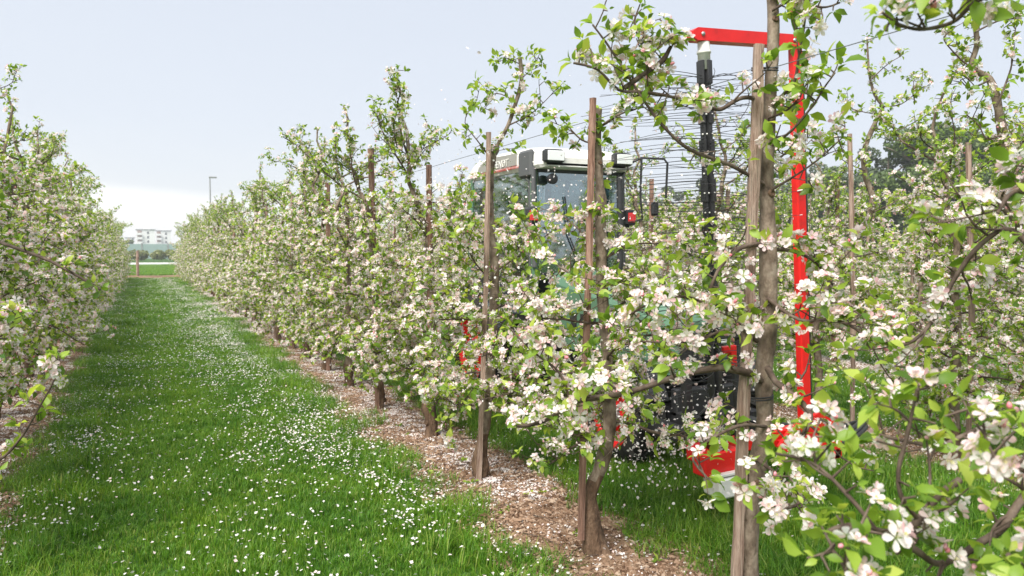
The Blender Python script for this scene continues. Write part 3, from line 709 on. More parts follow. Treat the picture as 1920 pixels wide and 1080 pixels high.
def far_tree(seed, H, mat, n=16000, size=.27):
    rs = np.random.RandomState(seed); root = empty('broadleaf_tree'); mb = MB(); mb.tube([(0, 0, -.2), (.1, 0, H * .25), (0, .15, H * .6), (.1, 0, H * .85)], [H * .03, H * .022, H * .014, .04], 8)
    for k in range(7):
        a = k * 2.4; z = H * (.3 + .06 * k); mb.tube([(0, 0, z), (math.cos(a) * H * .18, math.sin(a) * H * .18, z + H * .12), (math.cos(a) * H * .28, math.sin(a) * H * .28, z + H * .16)], [H * .012, H * .007, .03], 5)
    mb.build('trunk', M['bark'], root); lumps = []
    for k in range(34):
        a = rs.rand() * 6.28; z = rs.uniform(.22, .93); r_ = H * .34 * math.sqrt(max(0, 1 - ((z - .5) / .5) ** 2)) * rs.uniform(.2, 1); lumps.append((math.cos(a) * r_, math.sin(a) * r_, z * H, H * rs.uniform(.07, .13)))
    o = link('crown', quads_crown(rs, lumps, n, size, mat), root); return root
protos = [far_tree(1, 12, M['bush_leaf']), far_tree(2, 12, M['bush_leaf_dark']), far_tree(3, 12, M['bush_leaf'])]
kids_of = {p.name: list(p.children) for p in protos}
FT = [  # px, top y, depth, proto, label
 (1735, 236, 62, 0, 'tall rounded bright green tree rising behind the orchard at the right'),
 (1820, 250, 66, 2, 'rounded green tree just right of the tallest tree behind the orchard'),
 (1660, 268, 64, 1, 'dark green tree left of the tallest tree behind the orchard'),
 (1905, 262, 60, 2, 'green tree at the far right behind the orchard rows'),
 (1560, 318, 78, 0, 'lower green tree behind the red pole and orchard rows'),
 (1480, 292, 92, 1, 'dark distant tree seen behind the upright red pole'),
 (1530, 306, 88, 1, 'dark distant tree between the red pole and the brown stake'),
 (1420, 322, 98, 1, 'dark distant tree behind the nearest orchard stake'),
 (1340, 332, 104, 1, 'distant dark tree behind the black brush spindle'),
 (1250, 345, 112, 1, 'distant tree behind the strings left of the black spindle'),
 (1160, 372, 128, 0, 'distant tree behind the tractor cab'),
 (2010, 240, 58, 0, 'green tree partly beyond the frame behind the orchard'),
 (2120, 250, 60, 1, 'dark tree beyond the frame behind the orchard')]
used = set()
for (px, ty, d, pi, lab) in FT:
    q = P(px, 470, d); H = CAM_H + (470 - ty) / F_PX * d; pr = protos[pi]
    if pi in used: r = pr.copy(); COL.objects.link(r); [setattr(c, 'parent', r) or COL.objects.link(c) for c in [k.copy() for k in kids_of[pr.name]]]
    else: r = pr; used.add(pi)
    r.location = (q.x, q.y, -.05); r.scale = (H / 12 * 1.15, H / 12 * 1.15, H / 12 * 1.03); r.rotation_euler = (0, 0, px * .37); tag(r, lab, 'tree', 'broadleaf trees behind the orchard')
# dark distant woodland closing the horizon at the right
rs = np.random.RandomState(9); lumps = []
for k in range(150):
    px = rs.uniform(1150, 2500); d = rs.uniform(128, 160); q = P(px, 470, d); lumps.append((q.x, q.y, rs.uniform(1.5, 10.5), rs.uniform(2, 3.2)))
tag(link('woodland', quads_crown(rs, lumps, 60000, .65, M['bush_leaf_dark'], 'woodland')), 'dark distant woodland along the horizon behind the right hand rows', 'woodland', kind='stuff')
# hedge before the noise barrier
rs = np.random.RandomState(10); lumps = [(x + rs.normal(0, .4), 127 + rs.normal(0, .8), rs.uniform(.5, 1.35), rs.uniform(.6, .95)) for x in np.arange(-62, 22, .7)]
M['hedge_leaf'] = leafy('hedge_leaf', [(0.0, (.10, .12, .035)), (0.5, (.17, .20, .055)), (1.0, (.27, .28, .11))], (1.2, 1.2, 0.7), rough=.6, tfac=.25)
hd = link('hedge', quads_crown(rs, lumps, 14000, .34, M['hedge_leaf'], 'hedge')); tag(hd, 'low yellow green hedge in front of the grey green barrier beyond the road', 'hedge')
# barrier
br = empty('noise_barrier', (0, 150, 0)); tag(br, 'long low grey green barrier of upright panels beyond the hedge', 'barrier')
pm = MB(); pm.box((-1.95, -.05, .2), (1.95, .05, 2.75), 0, .02); pme = pm.mesh('panel', M['barrier']); qm = MB(); qm.box((-.09, -.1, -.2), (.09, .1, 2.95), 0, .01); qme = qm.mesh('post', M['steel'])
for k in range(24):
    x = -72 + 4.1 * k; link('panel', pme, br, (x, 0, 0)); link('post', qme, br, (x + 2.05, 0, 0))
# two apartment buildings
def building(px0, px1, ytop, d, brown, label, cols):
    q = P((px0 + px1) / 2, 470, d); W = (px1 - px0) / F_PX * d; H = CAM_H + (470 - ytop) / F_PX * d; ang = math.atan2(q.x, q.y)
    root = empty('apartment_building', (q.x, q.y, 0), (0, 0, -ang)); tag(root, label, 'building', 'white apartment buildings on the horizon')
    mb = MB(); mb.box((-W / 2, 0, -.2), (W / 2, 12, H)); mb.build('wall', M['render_wall'], root)
    mb = MB(); mb.box((-W / 2 - .3, -.3, H), (W / 2 + .3, 12.3, H + .35)); rf = mb.build('roof', M['steel'], root)
    mb = MB(); mb.box((-W * .12, 3, H + .35), (W * .22, 8, H + 1.6)); mb.build('lift_housing', M['render_wall'], rf)
    x0 = -W / 2 + W * brown[0]; x1 = -W / 2 + W * brown[1]; mb = MB(); mb.box((x0, -.25, 0), (x1, 0, H - .3)); mb.build('facade_panel', M['brickwall'], root)
    fl = 5
    for f in range(fl):
        z = .9 + f * (H - 1) / fl
        mb = MB(); mb.box((x0 - .3, -1.5, z - .25), (x1 + .3, -.25, z + .0)); mb.box((x0 - .3, -1.5, z), (x1 + .3, -1.4, z + .8)); mb.build('balcony', M['render_wall'], root)
        for c in cols:
            xc = -W / 2 + W * c; mb = MB(); mb.box((xc - .5, -.06, z + .2), (xc + .5, -.003, z + 1.5)); w_ = mb.build('window', M['white'], root); mb = MB(); mb.box((xc - .42, -.085, z + .28), (xc + .42, -.06, z + 1.42)); mb.build('pane', M['darkglass'], w_)
building(258, 290, 431, 380, (.06, .28), 'white apartment block with one brown balcony strip left of centre on the horizon', (.62,))
building(295, 320, 433, 400, (.04, .30), 'wider white apartment block with brown strip right of its neighbour on the horizon', (.66,))
building(236, 252, 446, 420, (.3, .5), 'small distant pale apartment block left of the taller white blocks', (.8,))
for (px, ty, d) in ((240, 449, 200), (226, 452, 190)):
    q = P(px, 470, d); pr = protos[0]; r = pr.copy(); COL.objects.link(r)
    for k in kids_of[pr.name]: c = k.copy(); COL.objects.link(c); c.parent = r
    H = CAM_H + (470 - ty) / F_PX * d; r.location = (q.x, q.y, 0); r.scale = (H / 12 * 1.5,) * 2 + (H / 12,); tag(r, 'small far green tree beside the pale block, %s' % ('near the lane end' if px == 240 else 'half hidden by the left row'), 'tree', 'far trees before the buildings')
# street lamp and the wooden end post
q = P(396, 470, 75); H = CAM_H + (470 - 334) / F_PX * 75; root = empty('street_lamp', (q.x, q.y, 0)); tag(root, 'tall thin grey street lamp rising over the right row of trees', 'street lamp')
mb = MB(); mb.tube([(0, 0, -.1), (0, 0, H * .5), (0, 0, H)], [.11, .085, .055], 10); mb.build('pole', M['steel'], root)
mb = MB(); mb.box((-.1, -.12, H - .02), (.62, .12, H + .12), 0, .03); mb.build('lamp_head', M['steel'], root)

# ================================================================== STAKES AND WIRES
def stake_mesh(seed, pts, w, sides=7):
    rg = random.Random(seed); P2 = []
    for i in range(len(pts) - 1):
        for j in range(14): P2.append(pts[i].lerp(pts[i + 1], j / 14))
    P2.append(pts[-1]); off = [rg.uniform(.80, 1.2) for _ in range(sides)]
    mb = MB()
    def jit(p, a):
        k = int(round(a / (2 * math.pi) * sides)) % sides
        return off[k] * (1 + .26 * mnoise.noise(Vector((k * 3.1, seed, p.z * 2.6))) + .16 * mnoise.noise(Vector((k * 3.1, seed, p.z * 11))) + .10 * mnoise.noise(Vector((.5, seed, p.z * 5))))
    mb.tube(P2, [w] * len(P2), sides, 0, False, jit); return mb
stake_protos = [stake_mesh(k, [Vector((0, 0, -.15)), Vector((.012 * (k % 3 - 1), .01, 1.2)), Vector((.03 * (k % 2), 0, 2.42 + .04 * k))], .022 + .003 * (k % 3)).mesh('stake', M['stake'] if k % 2 else M['stake_dark']) for k in range(5)]

# ================================================================== THE APPLE TREES
ORD = ['first', 'second', 'third', 'fourth', 'fifth', 'sixth', 'seventh', 'eighth', 'ninth', 'tenth', 'eleventh', 'twelfth', 'thirteenth', 'fourteenth']
ROW_TEXT = {'left': 'the row left of the grass aisle', 'aisle': 'the row right of the grass aisle', 'tractor': 'the row behind the tractor lane',
            'third': 'the third row from the grass aisle', 'fourth': 'the fourth row from the grass aisle', 'fifth': 'the fifth row from the grass aisle'}
ts = {}                                                   # places of the trees along each row
for nm in ROWS:
    rr = random.Random(hash(nm) % 7 if False else len(nm) * 13 + int(ROWS[nm] * 7)); v = []
    if nm == 'aisle': v = [1.02, 2.41, 3.59, 5.07, 6.33, 7.71, 9.12]
    elif nm == 'left': v = [2.1, 3.45, 4.8]
    elif nm == 'tractor': v = [2.55, 3.95, 5.30]
    else: v = [4.2, 5.55]
    while v[-1] < (49.2 if nm == 'aisle' else 48.6): v.append(v[-1] + 1.33 + rr.uniform(-.08, .08))
    ts[nm] = v
def bz(x, y): return soil_z(x, x, y) - .01

# --- the tree with the tall bare trunk, nearest in the right row
B1 = (2.12, 2.41, 0.0)
T = Tree(101); D1 = 3.08
T.trunk = (smooth_line(local(B1, [(1398, 1262, D1), (1400, 1180, D1), (1402, 1080, D1), (1404, 960, D1), (1412, 890, D1), (1427, 840, D1), (1434, 780, D1), (1432, 700, D1), (1441, 600, D1), (1440, 500, D1), (1439, 400, D1), (1437, 300, D1), (1441, 220, D1), (1447, 130, D1), (1450, 40, D1), (1446, -60, D1), (1450, -170, D1)]), 3), None)
n = len(T.trunk[0]); T.trunk = (T.trunk[0], [(.058 if i < 4 else .039 if i < 14 else .033 if i < 30 else .027 if i < 38 else .022) * (1 + .04 * math.sin(i * 1.7)) for i in range(n)]); T.burl = .24
def hand(T, base, pix, r0, r1, gap, pb, subs, sub_len=.25, size=1.0, sub_up=.25, start=.12):
    limb(T, smooth_line(local(base, pix), 4), r0, r1, gap, pb, subs=subs, sub_len=sub_len, size=size, sub_up=sub_up, sub_start=.15, start=start)
hand(T, B1, [(1425, 712, 3.06), (1400, 698, 3.0), (1350, 690, 2.97), (1300, 698, 2.95), (1240, 716, 2.93), (1172, 737, 2.91), (1110, 747, 2.90), (1070, 757, 2.9), (1031, 784, 2.9), (994, 797, 2.88), (968, 799, 2.86)], .0165, .006, .085, .85, 9, .17, start=.05)
hand(T, B1, [(1070, 757, 2.9), (1050, 700, 2.88), (1000, 660, 2.87), (955, 615, 2.9)], .006, .003, .055, .85, 4, .16)
hand(T, B1, [(1420, 640, 3.05), (1370, 600, 2.95), (1300, 560, 2.85), (1240, 560, 2.8), (1180, 590, 2.78)], .009, .0035, .05, .85, 7, .22)
hand(T, B1, [(1425, 590, 3.1), (1380, 610, 3.3), (1290, 640, 3.5), (1200, 640, 3.6)], .009, .0035, .055, .85, 6, .22)
hand(T, B1, [(1440, 690, 3.0), (1455, 716, 2.9), (1484, 738, 2.82), (1511, 764, 2.76), (1520, 787, 2.72), (1502, 822, 2.68), (1489, 853, 2.66), (1478, 877, 2.64), (1487, 907, 2.60)], .013, .006, .075, .8, 7, .2)
hand(T, B1, [(1436, 458, 3.05), (1392, 463, 2.98), (1352, 498, 2.92), (1330, 545, 2.9)], .011, .006, .09, .8, 4, .16)
hand(T, B1, [(1434, 470, 3.05), (1480, 470, 3.15), (1530, 492, 3.2), (1560, 540, 3.2)], .009, .004, .06, .8, 5, .18)
hand(T, B1, [(1432, 345, 3.05), (1370, 310, 2.98), (1291, 279, 2.92), (1240, 233, 2.9), (1205, 185, 2.9), (1171, 133, 2.9), (1140, 85, 2.9), (1111, 46, 2.9)], .008, .0032, .075, .35, 5, .18, .9)
hand(T, B1, [(1428, 195, 3.06), (1405, 183, 3.0), (1380, 188, 2.97), (1350, 205, 2.95), (1317, 198, 2.93), (1287, 188, 2.92), (1247, 179, 2.92), (1200, 172, 2.9), (1160, 168, 2.9), (1120, 130, 2.9), (1075, 118, 2.9)], .010, .004, .065, .80, 7, .17)
hand(T, B1, [(1170, 165, 2.9), (1221, 129, 2.9), (1243, 112, 2.9), (1258, 87, 2.9)], .0095, .008, .06, .8, 3, .14)
hand(T, B1, [(1221, 129, 2.9), (1205, 90, 2.88), (1190, 45, 2.88), (1200, 8, 2.88)], .005, .0025, .05, .45, 4, .14, .85)
hand(T, B1, [(1450, 194, 3.05), (1487, 157, 2.98), (1498, 109, 2.94), (1505, 70, 2.93), (1512, 20, 2.92), (1525, -30, 2.9)], .0075, .0035, .06, .55, 4, .14)
hand(T, B1, [(1450, 272, 3.05), (1487, 242, 2.9), (1524, 198, 2.85), (1545, 165, 2.82), (1566, 136, 2.8)], .006, .003, .045, .18, 3, .12, 1.15)
hand(T, B1, [(1440, 222, 3.05), (1474, 208, 3.0), (1500, 180, 3.0), (1515, 150, 3.0)], .005, .0025, .055, .3, 2, .1)
hand(T, B1, [(1448, 355, 3.05), (1498, 325, 3.0), (1540, 294, 2.98), (1575, 262, 2.96)], .005, .0025, .045, .25, 3, .14)
hand(T, B1, [(1447, 20, 3.05), (1490, 0, 3.0), (1540, 14, 2.9), (1575, 5, 2.85)], .006, .003, .05, .45, 4, .15)
hand(T, B1, [(1428, 330, 3.1), (1470, 290, 3.5), (1500, 285, 3.7)], .007, .003, .06, .6, 4, .2)
hand(T, B1, [(1440, 560, 3.05), (1500, 600, 2.95), (1570, 600, 2.9), (1640, 640, 2.85)], .009, .004, .06, .85, 7, .22)
hand(T, B1, [(1436, 800, 3.05), (1380, 800, 2.9), (1300, 850, 2.75), (1330, 900, 2.7)], .008, .003, .10, .8, 3, .16)
hand(T, B1, [(1418, 860, 3.05), (1470, 900, 2.8), (1500, 940, 2.5), (1450, 960, 2.3)], .008, .004, .06, .9, 4, .16)
t1 = plant_tree(T, B1, True, individuals=300, sides=14, leaves=(3, 5), flowers=(3, 6))
tag(t1, 'apple tree with the tallest bare trunk, nearest stake, a long low branch sweeping left', 'apple tree', 'blossoming apple trees')
s1 = stake_mesh(77, [P(1376, 1240, 3.03), P(1384, 1000, 3.03), P(1400, 640, 3.03), P(1412, 350, 3.03), P(1423, 84, 3.03)], .0235); o = s1.build('stake', M['stake'])
o.location = (0, 0, 0); c0 = P(1376, 1240, 3.03); o.data.transform(Matrix.Translation(-c0)); o.location = c0
tag(o, 'tall split grey brown stake bound to the tallest bare trunk', 'stake', 'wooden stakes beside the apple trees')
for (pc, w_) in ((132, .050), (745, .066)):
    mb = MB(); c = P(1434 if pc < 300 else 1417, pc, 3.055); ring = [c + RGT * math.cos(a) * w_ + FWD * math.sin(a) * .034 + Vector((0, 0, .008 * math.sin(a))) for a in np.linspace(0, 6.283, 17)]
    ring = [r_ - c for r_ in ring]; mb.tube(ring, .0035, 5); mb.tube([r_ + Vector((0, 0, .009)) for r_ in ring], .0035, 5); o = mb.build('tree_tie', M['black'], None, c)
    tag(o, 'black tie round the tall bare trunk and its stake, ' + ('high above the blossom' if pc < 300 else 'low beside the long branch'), 'tree tie', 'black ties on the nearest trunk')

# --- second tree of that row, leaning trunk over bare soil
B2 = (2.12, 3.59, 0.0); T = Tree(202); D2 = 4.16
T.trunk = (smooth_line(local(B2, [(1124, 1052, D2), (1112, 1010, D2), (1104, 965, D2), (1109, 915, D2), (1128, 872, D2), (1141, 810, D2), (1143, 750, D2), (1138, 660, D2), (1130, 560, D2), (1127, 480, D2), (1126, 400, D2), (1123, 320, D2), (1119, 250, D2), (1121, 205, D2)]), 3), None)
n = len(T.trunk[0]); T.trunk = (T.trunk[0], [(.085, .074, .066, .060, .062, .066, .056, .046)[i] if i < 8 else (.036 if i < 20 else .030 if i < 32 else .022) * (1 + .08 * math.sin(i * 2.1)) for i in range(n)]); T.burl = .42
auto_limbs(T, 1.80, 15, z0=.62, reach=.78, gap=.072, dense=1.0, top_shoots=0)
hand(T, B2, [(1122, 240, D2), (1160, 215, 4.1), (1200, 200, 4.05), (1230, 160, 4.0)], .007, .003, .06, .5, 5, .2)
hand(T, B2, [(1122, 270, D2), (1090, 262, 4.1), (1060, 230, 4.1)], .006, .003, .06, .4, 3, .15)
t2 = plant_tree(T, B2, True, individuals=300, sides=14)
tag(t2, 'apple tree with gnarled leaning foot in bare brown soil, in front of the tractor wheel', 'apple tree', 'blossoming apple trees')
# --- third tree
B3 = (2.12, 5.07, 0.0); T = Tree(303); D3 = 5.5
T.trunk = (smooth_line(local(B3, [(905, 908, D3), (900, 880, D3), (903, 840, D3), (912, 780, D3), (920, 700, D3), (925, 600, D3), (928, 500, D3), (920, 420, D3), (918, 350, D3), (922, 300, D3), (933, 272, D3), (952, 236, D3), (968, 190, D3), (978, 150, D3), (975, 108, D3)]), 3), None)
n = len(T.trunk[0]); T.trunk = (T.trunk[0], [(.055, .055, .058, .06, .055, .048, .042)[i] if i < 7 else (.033 if i < 20 else .026 if i < 30 else .014) * (1 + .08 * math.sin(i * 2.4)) for i in range(n)]); T.burl = .34
auto_limbs(T, 1.70, 16, z0=.5, reach=.82, gap=.066, dense=1.05, top_shoots=0)
hand(T, B3, [(922, 300, D3), (900, 270, 5.4), (872, 230, 5.4), (885, 200, 5.4)], .006, .002, .06, .25, 3, .2)
hand(T, B3, [(952, 236, D3), (1000, 210, 5.4), (1045, 165, 5.4)], .006, .002, .055, .25, 4, .2)
hand(T, B3, [(968, 190, D3), (930, 175, 5.5), (900, 195, 5.5)], .005, .002, .055, .25, 3, .16)
hand(T, B3, [(975, 150, D3), (1000, 125, 5.5), (1012, 100, 5.5)], .004, .002, .05, .15, 2, .12)
hand(T, B3, [(975, 120, D3), (945, 108, 5.5), (930, 118, 5.5)], .004, .002, .05, .15, 2, .12)
t3 = plant_tree(T, B3, True, individuals=250, sides=12)
tag(t3, 'apple tree before the left side of the tractor cab with a high crooked leader', 'apple tree', 'blossoming apple trees')
# --- the tree just outside the frame at the right whose branches reach in
B0 = (2.12, 1.02, 0.0); T = Tree(404); auto_trunk(T, 2.9, (.05, -.05), .042)
hand(T, B0, [(2120, 860, 1.85), (2020, 880, 1.82), (1960, 905, 1.8), (1917, 935, 1.78), (1880, 990, 1.74), (1840, 1016, 1.7), (1790, 1048, 1.68), (1755, 1056, 1.66), (1715, 1030, 1.62), (1685, 1010, 1.6), (1640, 992, 1.55), (1590, 985, 1.5), (1545, 1000, 1.5)], .0125, .0045, .066, .75, 6, .13, 1.0)
hand(T, B0, [(1675, 1035, 1.62), (1695, 1010, 1.62), (1722, 975, 1.62), (1760, 930, 1.64), (1800, 900, 1.66)], .012, .007, .09, .8, 3, .1)
hand(T, B0, [(1722, 975, 1.62), (1690, 930, 1.6), (1685, 880, 1.6), (1700, 820, 1.6), (1712, 765, 1.6), (1722, 722, 1.6)], .0055, .003, .06, .55, 3, .07, 1.1)
hand(T, B0, [(2060, 740, 1.95), (1980, 760, 1.9), (1920, 785, 1.9), (1855, 797, 1.88), (1800, 820, 1.86), (1760, 835, 1.85), (1700, 828, 1.85), (1650, 815, 1.85)], .0085, .0035, .07, .8, 5, .14)
hand(T, B0, [(2080, 640, 2.0), (2000, 560, 2.1), (1940, 470, 2.2), (1885, 430, 2.3), (1827, 471, 2.35), (1780, 540, 2.4), (1750, 600, 2.4), (1700, 645, 2.4), (1640, 640, 2.4)], .012, .004, .075, .75, 9, .2)
hand(T, B0, [(2100, -40, 1.95), (1990, -70, 1.9), (1900, -30, 1.85), (1831, 2, 1.8), (1795, 36, 1.8), (1764, 49, 1.8), (1724, 55, 1.78), (1686, 46, 1.76), (1655, 24, 1.75)], .008, .003, .055, .45, 5, .1, 1.0)
hand(T, B0, [(1850, -2, 1.8), (1800, -10, 1.75), (1740, -20, 1.7)], .004, .0025, .05, .5, 3, .1)
hand(T, B0, [(2100, 420, 1.95), (2010, 400, 1.9), (1950, 370, 1.85), (1900, 360, 1.8), (1870, 400, 1.78)], .008, .004, .055, .8, 5, .14)
None and hand(T, B0, [(2060, 560, 1.9), (1990, 580, 1.9), (1930, 560, 1.9), (1880, 600, 1.9), (1850, 660, 1.9)], .008, .004, .07, .8, 5, .14)
hand(T, B0, [(2100, 960, 1.6), (2020, 960, 1.5), (1950, 900, 1.42), (1890, 870, 1.4), (1850, 850, 1.38)], .007, .003, .05, .7, 4, .10, 1.0)
hand(T, B0, [(2080, 1080, 1.7), (2000, 1060, 1.6), (1930, 1070, 1.5), (1890, 1040, 1.45)], .007, .004, .06, .6, 4, .1)
hand(T, B0, [(1640, 992, 1.55), (1600, 940, 1.55), (1540, 880, 1.6), (1500, 860, 1.62), (1455, 850, 1.65)], .005, .003, .06, .7, 3, .09, 1.0)
hand(T, B0, [(1600, 985, 1.5), (1560, 1030, 1.45), (1600, 1070, 1.42)], .004, .002, .05, .7, 3, .1)
T.spurs = [(*s_[:6], s_[6] if T.rg.random() < .72 else 0, s_[7] * .86) for s_ in T.spurs]
t0 = plant_tree(T, B0, True, individuals=300, sides=10, leaves=(3, 5), flowers=(4, 6))
tag(t0, 'apple tree whose large leaved branches reach in close at the right edge', 'apple tree', 'blossoming apple trees')

# --- two trees of the row behind the tractor lane with crooked tall leaders
B4 = (5.47, 2.35, 0.0)
T = Tree(505); dd = (Vector(B4) - CAMP).dot(FWD)
T.trunk = (smooth_line([Vector((0, 0, -.05)), Vector((.02, 0, .5)), Vector((.0, 0, 1.1))] + local(B4, [(1912, 420, dd), (1893, 320, dd), (1880, 253, dd), (1868, 185, dd), (1855, 148, dd), (1832, 134, dd), (1822, 120, dd), (1832, 85, dd), (1829, 44, dd), (1832, 15, dd)]), 3), None)
n = len(T.trunk[0]); T.trunk = (T.trunk[0], [.036 - .027 * (i / n) for i in range(n)])
auto_limbs(T, 2.3, 18, z0=.7, reach=.85, gap=.066, dense=1.05, top_shoots=0)
for pix in ([(1832, 134), (1800, 110), (1770, 75), (1780, 60)], [(1868, 200), (1895, 130), (1900, 80), (1905, 50)], [(1855, 150), (1820, 165), (1800, 150)], [(1880, 253), (1850, 260), (1835, 235), (1812, 215)], [(1829, 60), (1870, 40), (1905, 35)], [(1890, 300), (1915, 270), (1935, 240)]):
    hand(T, B4, [(a, b, dd - .1) for a, b in pix], .006, .0025, .055, .35, 3, .15, .85)
t4 = plant_tree(T, B4, True, individuals=200, sides=10); tag(t4, 'apple tree at the right with a bare crooked leader high against the sky', 'apple tree', 'blossoming apple trees')
B5 = (5.47, 5.30, 0.0); T = Tree(606); dd = (Vector(B5) - CAMP).dot(FWD)
T.trunk = (smooth_line([Vector((0, 0, -.05)), Vector((.02, 0, .5)), Vector((.0, 0, 1.1))] + local(B5, [(1632, 400, dd), (1622, 330, dd), (1620, 285, dd), (1632, 250, dd), (1648, 215, dd), (1655, 200, dd), (1640, 178, dd), (1630, 140, dd), (1627, 100, dd), (1626, 68, dd)]), 3), None)
n = len(T.trunk[0]); T.trunk = (T.trunk[0], [.034 - .028 * (i / n) for i in range(n)])
auto_limbs(T, 2.15, 18, z0=.7, reach=.85, gap=.066, dense=1.05, top_shoots=0)
for pix in ([(1655, 200), (1690, 195), (1725, 165), (1730, 135)], [(1650, 215), (1600, 205), (1585, 185)], [(1632, 150), (1665, 120), (1690, 105)], [(1640, 240), (1680, 245), (1740, 215), (1790, 188)], [(1622, 320), (1580, 300), (1560, 270)], [(1715, 190), (1712, 170), (1715, 140)]):
    hand(T, B5, [(a, b, dd - .1) for a, b in pix], .006, .0025, .055, .35, 3, .15, .85)
t5 = plant_tree(T, B5, True, individuals=150, sides=10); tag(t5, 'apple tree beside the brown stake right of the red pole, crooked top', 'apple tree', 'blossoming apple trees')

# --- the nearest tree of the left row that shows: a long dark branch over the grass
B6 = (-1.23, 4.8, 0.0); T = Tree(707); auto_trunk(T, 3.0, (.02, .0), .04)
auto_limbs(T, 2.7, 18, z0=.9, reach=.66, gap=.062, dense=1.0)
hand(T, B6, [(-170, 430, 4.6), (-80, 432, 4.5), (0, 455, 4.4), (50, 472, 4.35), (95, 490, 4.3), (150, 520, 4.3), (188, 543, 4.3)], .0115, .007, .16, .6, 4, .10)
hand(T, B6, [(-220, 800, 3.9), (-120, 830, 3.7), (-60, 880, 3.5), (0, 862, 3.4), (40, 820, 3.35), (70, 770, 3.3), (100, 715, 3.3), (112, 672, 3.3)], .008, .003, .055, .35, 3, .1)
t6 = plant_tree(T, B6, True, individuals=200, sides=10); tag(t6, 'apple tree at the left edge sending a long dark bare branch over the grass', 'apple tree', 'blossoming apple trees')

# --- repeated trees
mids, fars = [], []
for k in range(5):
    T = Tree(1000 + k); H = 2.85 + .12 * (k % 3); auto_trunk(T, H, None, .042); T.burl = .3
    auto_limbs(T, H, 24, z0=.52, reach=.80, gap=.062, dense=1.0, top_shoots=5); mids.append(plant_tree(T, (0, 0, 0), True, sides=10, individuals=0))
for k in range(7):
    T = Tree(2000 + k); H = 2.8 + .12 * (k % 4); auto_trunk(T, H, None, .042); T.burl = .3
    auto_limbs(T, H, 24, z0=.50, reach=.82, gap=.060, dense=1.0, top_shoots=5); fars.append(plant_tree(T, (0, 0, 0), False, sides=6, leaves=(4, 7), flowers=(3, 6)))
cm = children_map(); kids = {p.name: cm.get(p.name, []) for p in mids + fars}
hand_made = {('aisle', 1.02): t0, ('aisle', 2.41): t1, ('aisle', 3.59): t2, ('aisle', 5.07): t3, ('left', 4.8): t6}
rgt = random.Random(42); first_use = set(); nm_, nf_ = 0, 0
for nm, x0 in ROWS.items():
    n_seen = 0
    for i, y in enumerate(ts[nm]):
        x = x0 + rgt.gauss(0, .03); d = y * math.cos(_t) + x * math.sin(_t); px = 960 + F_PX * (x * math.cos(_t) - y * math.sin(_t)) / d
        if nm == 'aisle' and i < 4: n_seen += 1; made = True
        elif nm == 'left' and abs(y - 4.8) < .01: n_seen += 1; made = True
        elif nm == 'tractor' and i == 0: n_seen += 1; made = True
        elif nm == 'tractor' and i == 2: n_seen += 1; made = True
        else: made = False
        if px > 1920 + 1100 / d * 1.1 or px < -1400 / d - 30: continue
        if nm == 'left' and y < 4.7 : continue
        if not made:
            n_seen += 1
            pool = mids if d < 11.5 else fars
            if pool is mids: pr = mids[nm_ % 5]; nm_ += 1
            else: pr = fars[nf_ % 7]; nf_ += 1
            rz, sc = rgt.uniform(0, 6.28), rgt.uniform(.94, 1.08) * (1.12 if nm == 'left' and y < 13 else 1.08 if nm == 'left' and y < 20 else 1)
            if pr.name not in first_use: first_use.add(pr.name); r = pr; r.location = (x, y, 0); r.rotation_euler = (0, 0, rz); r.scale = (sc,) * 3
            else: r = copy_tree(pr, (x, y, 0), rz, sc, kids[pr.name])
            if n_seen <= 14: tag(r, '%s blossoming apple tree from the camera in %s' % (ORD[n_seen - 1], ROW_TEXT[nm]), 'apple tree', 'blossoming apple trees')
            else: tag(r, 'blossoming apple tree near the far end of %s' % ROW_TEXT[nm], 'apple tree', 'blossoming apple trees at the far end of %s' % ROW_TEXT[nm])
        if (nm, i) == ('aisle', 1) or (nm == 'aisle' and i == 0 and False): continue
        # its stake stands a hand away from the trunk
        if nm == 'aisle' and i in (2, 3):
            if i == 2: pp = [P(1090, 1012, 4.1), P(1096, 760, 4.1), P(1104, 520, 4.1), P(1108, 350, 4.1), P(1112, 184, 4.1)]; lab = 'reddish brown stake beside the leaning trunk before the tractor front'
            else: pp = [P(898, 905, 5.42), P(908, 640, 5.42), P(913, 450, 5.42), P(917, 248, 5.42)]; lab = 'grey brown stake standing before the left side of the tractor roof'
            c0 = pp[0]; mb = stake_mesh(60 + i, [q_ - c0 for q_ in pp], .0165 if i == 3 else .0165); o = mb.build('stake', M['stake'] if i == 3 else M['stake_dark'], None, c0)
            tag(o, lab, 'stake', 'wooden stakes beside the apple trees'); continue
        if nm == 'tractor' and i == 2: sx, sy = P(1605, 470, 6.9).x, P(1605, 470, 6.9).y
        elif nm == 'tractor' and i == 0: sx, sy = x0 - .05, y + .3
        else: sx, sy = x + rgt.uniform(-.04, .04), y + rgt.uniform(-.16, .16)
        o = link('stake', stake_protos[rgt.randrange(5)], None, (sx, sy, 0)); o.rotation_euler = (rgt.gauss(0, .012), rgt.gauss(0, .012), rgt.uniform(0, 6.28)); o.scale = (1, 1, rgt.uniform(.9, 1.06))
        if nm == 'tractor' and i == 2: tag(o, 'brown stake with pale top right of the red pole, behind the tractor lane', 'stake', 'wooden stakes beside the apple trees')
        elif n_seen <= 14: tag(o, 'brown stake beside the %s tree in %s' % (ORD[n_seen - 1], ROW_TEXT[nm]), 'stake', 'wooden stakes beside the apple trees')
        else: tag(o, 'brown stake near the far end of %s' % ROW_TEXT[nm], 'stake', 'stakes at the far end of %s' % ROW_TEXT[nm])
